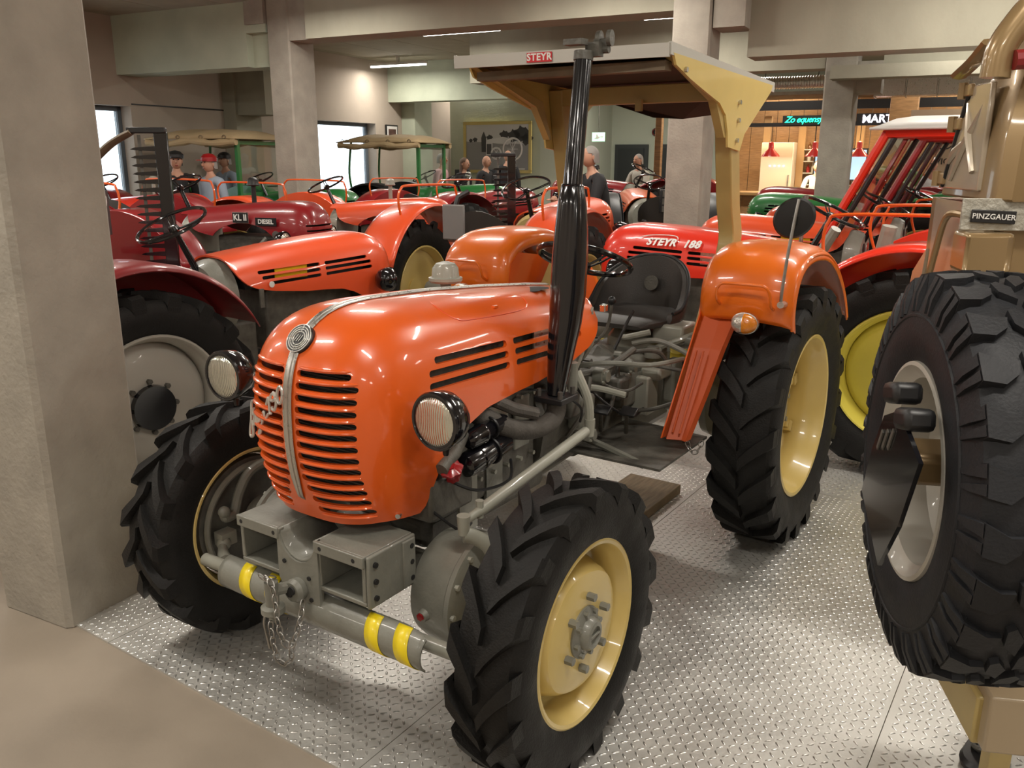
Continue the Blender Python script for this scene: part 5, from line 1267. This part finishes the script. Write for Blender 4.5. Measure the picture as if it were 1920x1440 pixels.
person('person in a black cap, left of the green tractor with a soft roof', (-4.62, 11.95, 0), .4, M_shblack, M_jeans, cap=M_blackm, h=1.78)
person('person in a red cap, right of the one in the black cap', (-4.1, 11.8, 0), -.6, M_shblue, M_jeans, cap=M_redp, h=1.74)
person('person in a dark cap and pale shirt behind the green tractor', (-4.78, 14.5, 0), -.6, M_shblue, M_jeans, cap=M_blackm, h=1.78)

# ------------------------------------------------------------------ pictures, signs and doors on the walls
def bthing(name, label, cat, l, d, z, group=None): return thing(name, label, cat, bp(l, d, z), -BT, group)
# big framed photograph: local x along the wall, y into the wall
MP = bthing('framed_photograph', 'large black and white photograph of an old tractor in a yellow frame', 'picture', -9.87, 18.55, 1.45)
W_, H_ = 1.72, 1.12
M_pf = mat('yellow_frame', (.62, .50, .18), .5)
for c, d in (((0, 0, H_), (W_+.12, .05, .07)), ((0, 0, 0), (W_+.12, .05, .07)), ((-W_/2-.025, 0, H_/2), (.07, .05, H_)), ((W_/2+.025, 0, H_/2), (.07, .05, H_))):
    MB().box(c, d).build('frame_bar', M_pf, MP, smooth=0)
G = lambda v, n: mat('print_grey_'+n, (v, v, v*1.02), .6)
ph = MB().box((0, .005, H_/2), (W_, .012, H_)).build('print', G(.62, 'sky'), MP, smooth=0)
def flat(name, poly, m, y): MB().prism([(x, z) for x, z in poly], y, y-.0012, 'xz').build(name, m, ph, smooth=0)
flat('printed_field', [(-W_/2, 0), (W_/2, 0), (W_/2, .62), (.2, .66), (-W_/2, .70)], G(.30, 'field'), -.0012)
flat('printed_road', [(-.5, 0), (.3, 0), (.5, .55), (.1, .60)], G(.38, 'road'), -.0024)
for cx, cz, rr in ((.45, .82, .16), (.66, .86, .20), (.2, .84, .12), (-.2, .78, .08), (.80, .74, .15), (-.6, .74, .06), (-.72, .72, .05)):
    flat('printed_tree', [(cx+rr*(1+.22*math.sin(k*5))*math.cos(k), cz+rr*.85*(1+.2*math.cos(k*7))*math.sin(k)) for k in np.linspace(0, 2*PI, 22)[:-1]], G(.06, 'tree'), -.0036)
flat('printed_person', [(-.42, .45), (-.30, .45), (-.30, .80), (-.33, .86), (-.36, .93), (-.40, .86), (-.43, .78)], G(.05, 'tree'), -.0048)
flat('printed_engine', [(-.30, .38), (-.12, .38), (-.12, .66), (.30, .62), (.42, .76), (.15, .80), (-.26, .74), (-.30, .66)], G(.72, 'tractor'), -.0060)
flat('printed_grille', [(-.28, .40), (-.15, .40), (-.15, .64), (-.28, .64)], G(.10, 'grille'), -.0072)
for cx, cz, rr in ((.42, .52, .25), (-.02, .42, .13)):
    mbx = MB().torus((cx, -.0070, cz), rr, .022, (0, 1, 0), 36, 4)
    for k in range(8): mbx.tube([(cx, -.007, cz), (cx+rr*.55*math.cos(k*PI/4), -.007, cz+rr*math.sin(k*PI/4))], .006, 4)
    mbx.build('printed_wheel', G(.82, 'wheel'), ph)
flat('printed_caption', [(.30, .05), (.75, .05), (.75, .075), (.30, .075)], M_white, -.0060)
sp = thing('small_picture', 'small framed picture in black frame right of the wide window', 'picture', bp(LW+.03, 16.05, 2.08), -BT)
MB().box((0, 0, .17), (.03, .44, .42)).build('picture_frame', M_blackm, sp, smooth=0)
MB().box((.014, 0, .17), (.006, .38, .36)).build('mount', M_white, sp, smooth=0)
MB().box((.018, 0, .16), (.004, .28, .26)).build('print', mat('brown_print', (.16, .08, .06), .6, noise=.6, nscale=6), sp, smooth=0)
pbd = bthing('notice_board', 'wooden notice board with a dark poster left of the beam column', 'board', -9.6, 11.15, 1.9)
MB().box((0, 0, .27), (.62, .03, .54)).build('board', M_wood, pbd, smooth=0)
MB().box((.05, -.02, .26), (.40, .01, .42)).build('poster', mat('dark_poster', (.08, .08, .09), .6), pbd, smooth=0)
for k in range(3): MB().box((-.02+.0*k, -.027, .40-k*.05), (.16-.03*k, .003, .014)).build('text_line', M_white, pbd, smooth=0)
# doors in the pale green end wall
for i, (a, b, zt) in enumerate(((-7.97, -7.08, 2.11), (-6.78, -6.0, 2.11))):
    dr = struct('door_%d' % (i+1), bbox_mb(a, b, 21.52, 21.62, 0, zt), M_anth)
    bbox_mb(a+.1, b-.1, 21.49, 21.52, .1, zt-.1).build('door_leaf', mat('door_leaf_dark', (.022, .026, .028), .45), dr, smooth=0)
    bbox_mb(b-.2, b-.12, 21.45, 21.49, 1.0, 1.04).build('door_handle', M_steel, dr, smooth=0)
struct('wall_side_office', bbox_mb(-8.75, -8.1, 18.6, 21.6, 0, CZ), M_mint)
ex_ = bthing('exit_sign', 'green lit emergency exit sign high on the pale green wall', 'sign', -7.45, 19.0, 2.14)
M_exit = mat('exit_sign_lit', (.45, .9, .55), .5, emit=1.6)
MB().box((0, 0, .10), (.30, .05, .20)).build('sign_body', M_exit, ex_, smooth=0)
MB().prism([(-.10, .06), (-.04, .10), (-.05, .15), (-.02, .16), (.0, .11), (.05, .10), (.0, .05)], -.026, -.029, 'xz').build('running_figure', M_white, ex_, smooth=0)
MB().prism([(.05, .09), (.09, .09), (.09, .07), (.13, .10), (.09, .13), (.09, .11), (.05, .11)], -.026, -.029, 'xz').build('arrow', M_white, ex_, smooth=0)
MB().tube([(0, 0, .2), (0, 0, 1.58)], .008, 6).build('hanger', M_greyd, ex_)
rs = bthing('alarm_sounder', 'round dark alarm sounder on the pale green wall above the dark door', 'alarm', -6.90, 21.58, 2.41)
MB().lathe([(0, .10), (.04, .10), (.05, .06), (.03, .05), (.03, .001)], (0, 0, 0), (0, -1, 0), 24).build('sounder_body', M_blackm, rs)
MB().torus((0, -.05, 0), .075, .012, (0, 1, 0), 24, 6).build('sounder_ring', M_mred, rs)
# stacked chairs by the far wall
def chair(l, d, z0, lab):
    t = bthing('stacking_chair', lab, 'chair', l, d, z0, 'stacked chairs near the far wall')
    MB().box((0, 0, .45), (.42, .40, .03)).build('seat', M_blackm, t, bevel=.01)
    MB().box((0, .20, .72), (.42, .03, .28)).build('backrest', M_blackm, t, bevel=.02)
    for x in (-.19, .19):
        for y in (-.18, .20): MB().tube([(x, y, .0), (x*.95, y, .45 if y < 0 else .75)], .012, 6).build('leg', M_steel, t)
ORD = ['topmost', 'second from top', 'middle one', 'second from bottom', 'bottom one']
for st_, (l, d, wh) in enumerate(((-10.4, 17.6, 'left'), (-9.75, 17.9, 'right'))):
    for k in range(5): chair(l, d, .16*k, 'black stacking chair, %s of the %s stack by the far wall' % (ORD[4-k], wh))

# ------------------------------------------------------------------ the bar
bt = bthing('bar_counter', 'long wooden bar counter with pale top at the back right', 'counter', -2.0, 16.3, 0)
for k in range(18):
    MB().box((-2.55+k*.30, 0, .55), (.29, .06, 1.10)).build('counter_plank', M_wood, bt, smooth=0)
MB().box((0, .25, 1.13), (5.5, .75, .06)).build('counter_top', mat('counter_top_wood', (.50, .30, .12), .35), bt, bevel=.01)
MB().box((0, .5, .45), (5.4, .05, .9)).build('counter_back', M_woodd, bt, smooth=0)
bb = bthing('back_bar_shelf', 'wooden back bar with glass shelves of bottles and glasses', 'shelf', -2.7, 18.6, 0)
for k in range(26): MB().box((-1.62+k*.26, .2, 1.5), (.25, .05, 3.0)).build('wall_plank', M_wood, bb, smooth=0)
for x in (-.85, -.15, .95, 2.0, 3.3): MB().box((x, 0, 1.3), (.14, .16, 2.6)).build('shelf_post', mat('pale_wood', (.55, .36, .18), .5), bb, smooth=0)
for z in (1.25, 1.48, 1.71, 1.94): MB().box((.40, 0, z), (.95, .25, .02)).build('glass_shelf', mat('milky_glass', (.75, .78, .72), .2), bb, smooth=0)
M_bl = [mat('green_bottle', (.03, .12, .04), .1, coat=.5), mat('brown_bottle', (.16, .06, .02), .1, coat=.5), mat('clear_bottle', (.7, .72, .68), .1, coat=.5), mat('red_bottle', (.4, .03, .03), .1, coat=.5)]
bcol = [('green', 0), ('brown', 1), ('clear', 2), ('red', 3)]
BOT = [mb_mesh(MB().lathe([(0, .035), (.15, .036), (.19, .015), (.25, .014), (.252, .001)], (0, 0, 0), (0, 0, 1), 12), 'bottle', m) for m in M_bl]
for zi, z in enumerate((1.26, 1.49, 1.72, 1.95)):
    for k in range(9):
        c = (k*7+zi*3) % 4; o = mobj('bottle', BOT[c], None, bb.matrix_world @ V(0, 0, 0))
        o.location = bp(-2.7+.01+k*.095, 18.6, z); o.scale = (1, 1, .55+.2*((k+zi) % 3)*.5)
        tag(o, '%s bottle, %s from the left on the %s glass shelf' % (bcol[c][0], ('first', 'second', 'third', 'fourth', 'fifth', 'sixth', 'seventh', 'eighth', 'ninth')[k], ('lowest', 'second lowest', 'second highest', 'highest')[zi]), 'bottle', 'bottles on the back bar')
fz = bthing('drinks_cooler', 'tall pale drinks cooler with small blue lights behind the bar', 'cooler', -3.22, 18.2, 0)
MB().box((0, 0, 1.05), (.62, .45, 2.05)).build('cooler_body', mat('pale_cream_metal', (.66, .58, .47), .4), fz, bevel=.01)
for k in range(4): MB().sphere((-.12+k*.09, -.24, 1.62), .014, n=8, m=5).build('blue_light', mat('blue_led', (.3, .4, 1), .5, emit=6), fz)
MB().box((.25, -.24, 1.2), (.02, .03, .5)).build('cooler_handle', M_steel, fz, smooth=0)
ms = bthing('screen', 'wall screen glowing pale blue behind the bar', 'screen', -2.05, 18.3, 1.35)
MB().box((0, 0, .3), (1.0, .04, .62)).build('screen_body', M_blackm, ms, smooth=0)
MB().box((0, -.023, .3), (.94, .006, .56)).build('display', mat('blue_display', (.25, .45, .75), .4, emit=.8), ms, smooth=0)
# red pendant lamps
for l, lab in ((-3.20, 'leftmost red pendant lamp over the bar'), (-2.40, 'middle red pendant lamp, left of the column'), (-1.62, 'red pendant lamp right of the column, by the cab frame')):
    p = bthing('pendant_lamp', lab, 'lamp', l, 17.2, 1.80)
    MB().lathe([(0, .17), (.02, .165), (.14, .055), (.16, .05), (.26, .045), (.27, .02), (.28, .001)], (0, 0, 0), (0, 0, 1), 28, cap=False).build('lamp_shade', M_pend, p)
    MB().sphere((0, 0, .05), .035).build('bulb', mat('warm_bulb', (1, .85, .6), .5, emit=10), p)
    MB().tube([(0, 0, .27), (0, 0, .62)], .006, 6).build('lamp_cord', M_blackm, p)
    area('pendant_lamp_light', bp(l, 17.2, 1.79), .25, .25, 16, (1, .75, .45))
for l in (-3.6, -2.6, -1.6, -.6, .6):
    area('bar_spot_light', bp(l, 17.7, 2.55), .4, .2, 22, (1, .72, .42))
gn = bthing('bar_canopy', 'dark steel canopy frame over the bar carrying neon signs', 'frame', -2.0, 17.1, 0)
MB().box((.4, 0, 2.38), (6.4, .10, .07)).build('canopy_beam', M_blackm, gn, smooth=0)
MB().box((.4, .05, 2.72), (6.4, .10, .16)).build('canopy_beam', M_blackm, gn, smooth=0)
for x in (-2.75, 3.5): MB().box((x, .3, 1.2), (.10, .10, 2.4)).build('canopy_post', M_blackm, gn, smooth=0)
for k in range(7): MB().box((.4, .2+k*.2, 2.95+.0*k), (6.4, .12, .06)).build('ceiling_slat', M_woodd, gn, smooth=0)
n1 = bthing('green_neon_sign', 'glowing green neon script sign over the bar', 'sign', -2.62, 17.0, 2.42)
text('lettering', 'Zo equensy', .155, M_green_neon, n1, loc=(0, 0, .04), ext=.008, shear=.35, space=.9)
MB().box((0, .02, .03), (.75, .01, .17)).build('sign_back', M_blackm, n1, smooth=0)
n2 = bthing('white_neon_sign', 'white neon sign reading MARTI over the bar', 'sign', -1.33, 17.0, 2.42)
text('lettering', 'MARTI', .19, M_white_neon, n2, loc=(0, 0, .03), ext=.008, bold=.003)
MB().box((0, .02, .03), (.75, .01, .20)).build('sign_back', M_blackm, n2, smooth=0)
sc_ = bthing('service_sign', 'orange and cream service panel with round emblem behind the cab frames', 'sign', -.25, 15.2, 0)
MB().box((0, 0, 1.25), (.95, .06, 2.5)).build('panel', mat('cream_panel', (.60, .47, .33), .6), sc_, smooth=0)
MB().box((0, -.035, .78), (.95, .01, 1.5)).build('orange_panel', mat('orange_panel', (.62, .20, .05), .6), sc_, smooth=0)
text('lettering', 'SERVICE', .13, M_blackm, sc_, loc=(-.02, -.035, 1.72), ext=.002, bold=.002)
MB().torus((.05, -.035, 2.05), .14, .010, (0, 1, 0), 28, 5).build('round_emblem', M_blackm, sc_)
for z in (-.05, 0, .05): MB().box((.05, -.035, 2.05+z), (.2, .006, .012)).build('emblem_bar', M_blackm, sc_, smooth=0)
wc = bthing('timber_post', 'square timber post between the neon signs and the service panel', 'post', -.86, 15.75, 0)
MB().box((0, 0, 1.42), (.42, .3, 2.84)).build('post', M_wood, wc, bevel=.01)
wc2 = bthing('timber_post', 'slim timber post left of the column behind the red bonnet', 'post', -4.80, 15.2, 0)
MB().box((0, 0, 1.42), (.12, .12, 2.84)).build('post', M_wood, wc2, bevel=.01)
dk = bthing('air_duct', 'square silver air duct under the beams at the right', 'duct', -.45, 14.4, 2.66)
for k in range(4): MB().box((-.55+k*.42, 0, .12), (.40, .35, .24)).build('duct_section', M_alu, dk, bevel=.004)
for k in range(5): MB().box((-.76+k*.42, 0, .12), (.015, .38, .27)).build('duct_flange', M_alu, dk, smooth=0)
for x in (-.4, .6): MB().tube([(x, 0, .24), (x, 0, 1.05)], .008, 6).build('duct_hanger', M_greyd, dk)
dk2 = bthing('flexible_duct', 'ribbed silver flexible duct under the beams above the sun roof corner', 'duct', -2.45, 14.4, 2.82)
mb = MB(); mb.tube([(-.6+i*.02, 0, .09) for i in range(60)], [.10 if i % 2 else .088 for i in range(60)], 16); mb.build('duct_hose', M_alu, dk2)
for x in (-.4, .4): MB().tube([(x, 0, .15), (x, 0, .9)], .008, 6).build('duct_hanger', M_greyd, dk2)
bl_ = bthing('cow_bells', 'cluster of metal cow bells hanging on the timber frame of the bar', 'bells', -3.88, 16.72, 1.35)
MB().box((0, .04, .30), (.10, .06, 2.1)).build('bell_post', M_wood, bl_, smooth=0)
for k, (x, z) in enumerate(((0, .95), (.05, .75), (0, .40), (.06, .28), (-.05, .62))):
    MB().lathe([(0, .055), (.02, .05), (.07, .03), (.08, .01)], (x, -.04, z), (0, 0, 1), 14, cap=False).build('bell', M_steel, bl_)
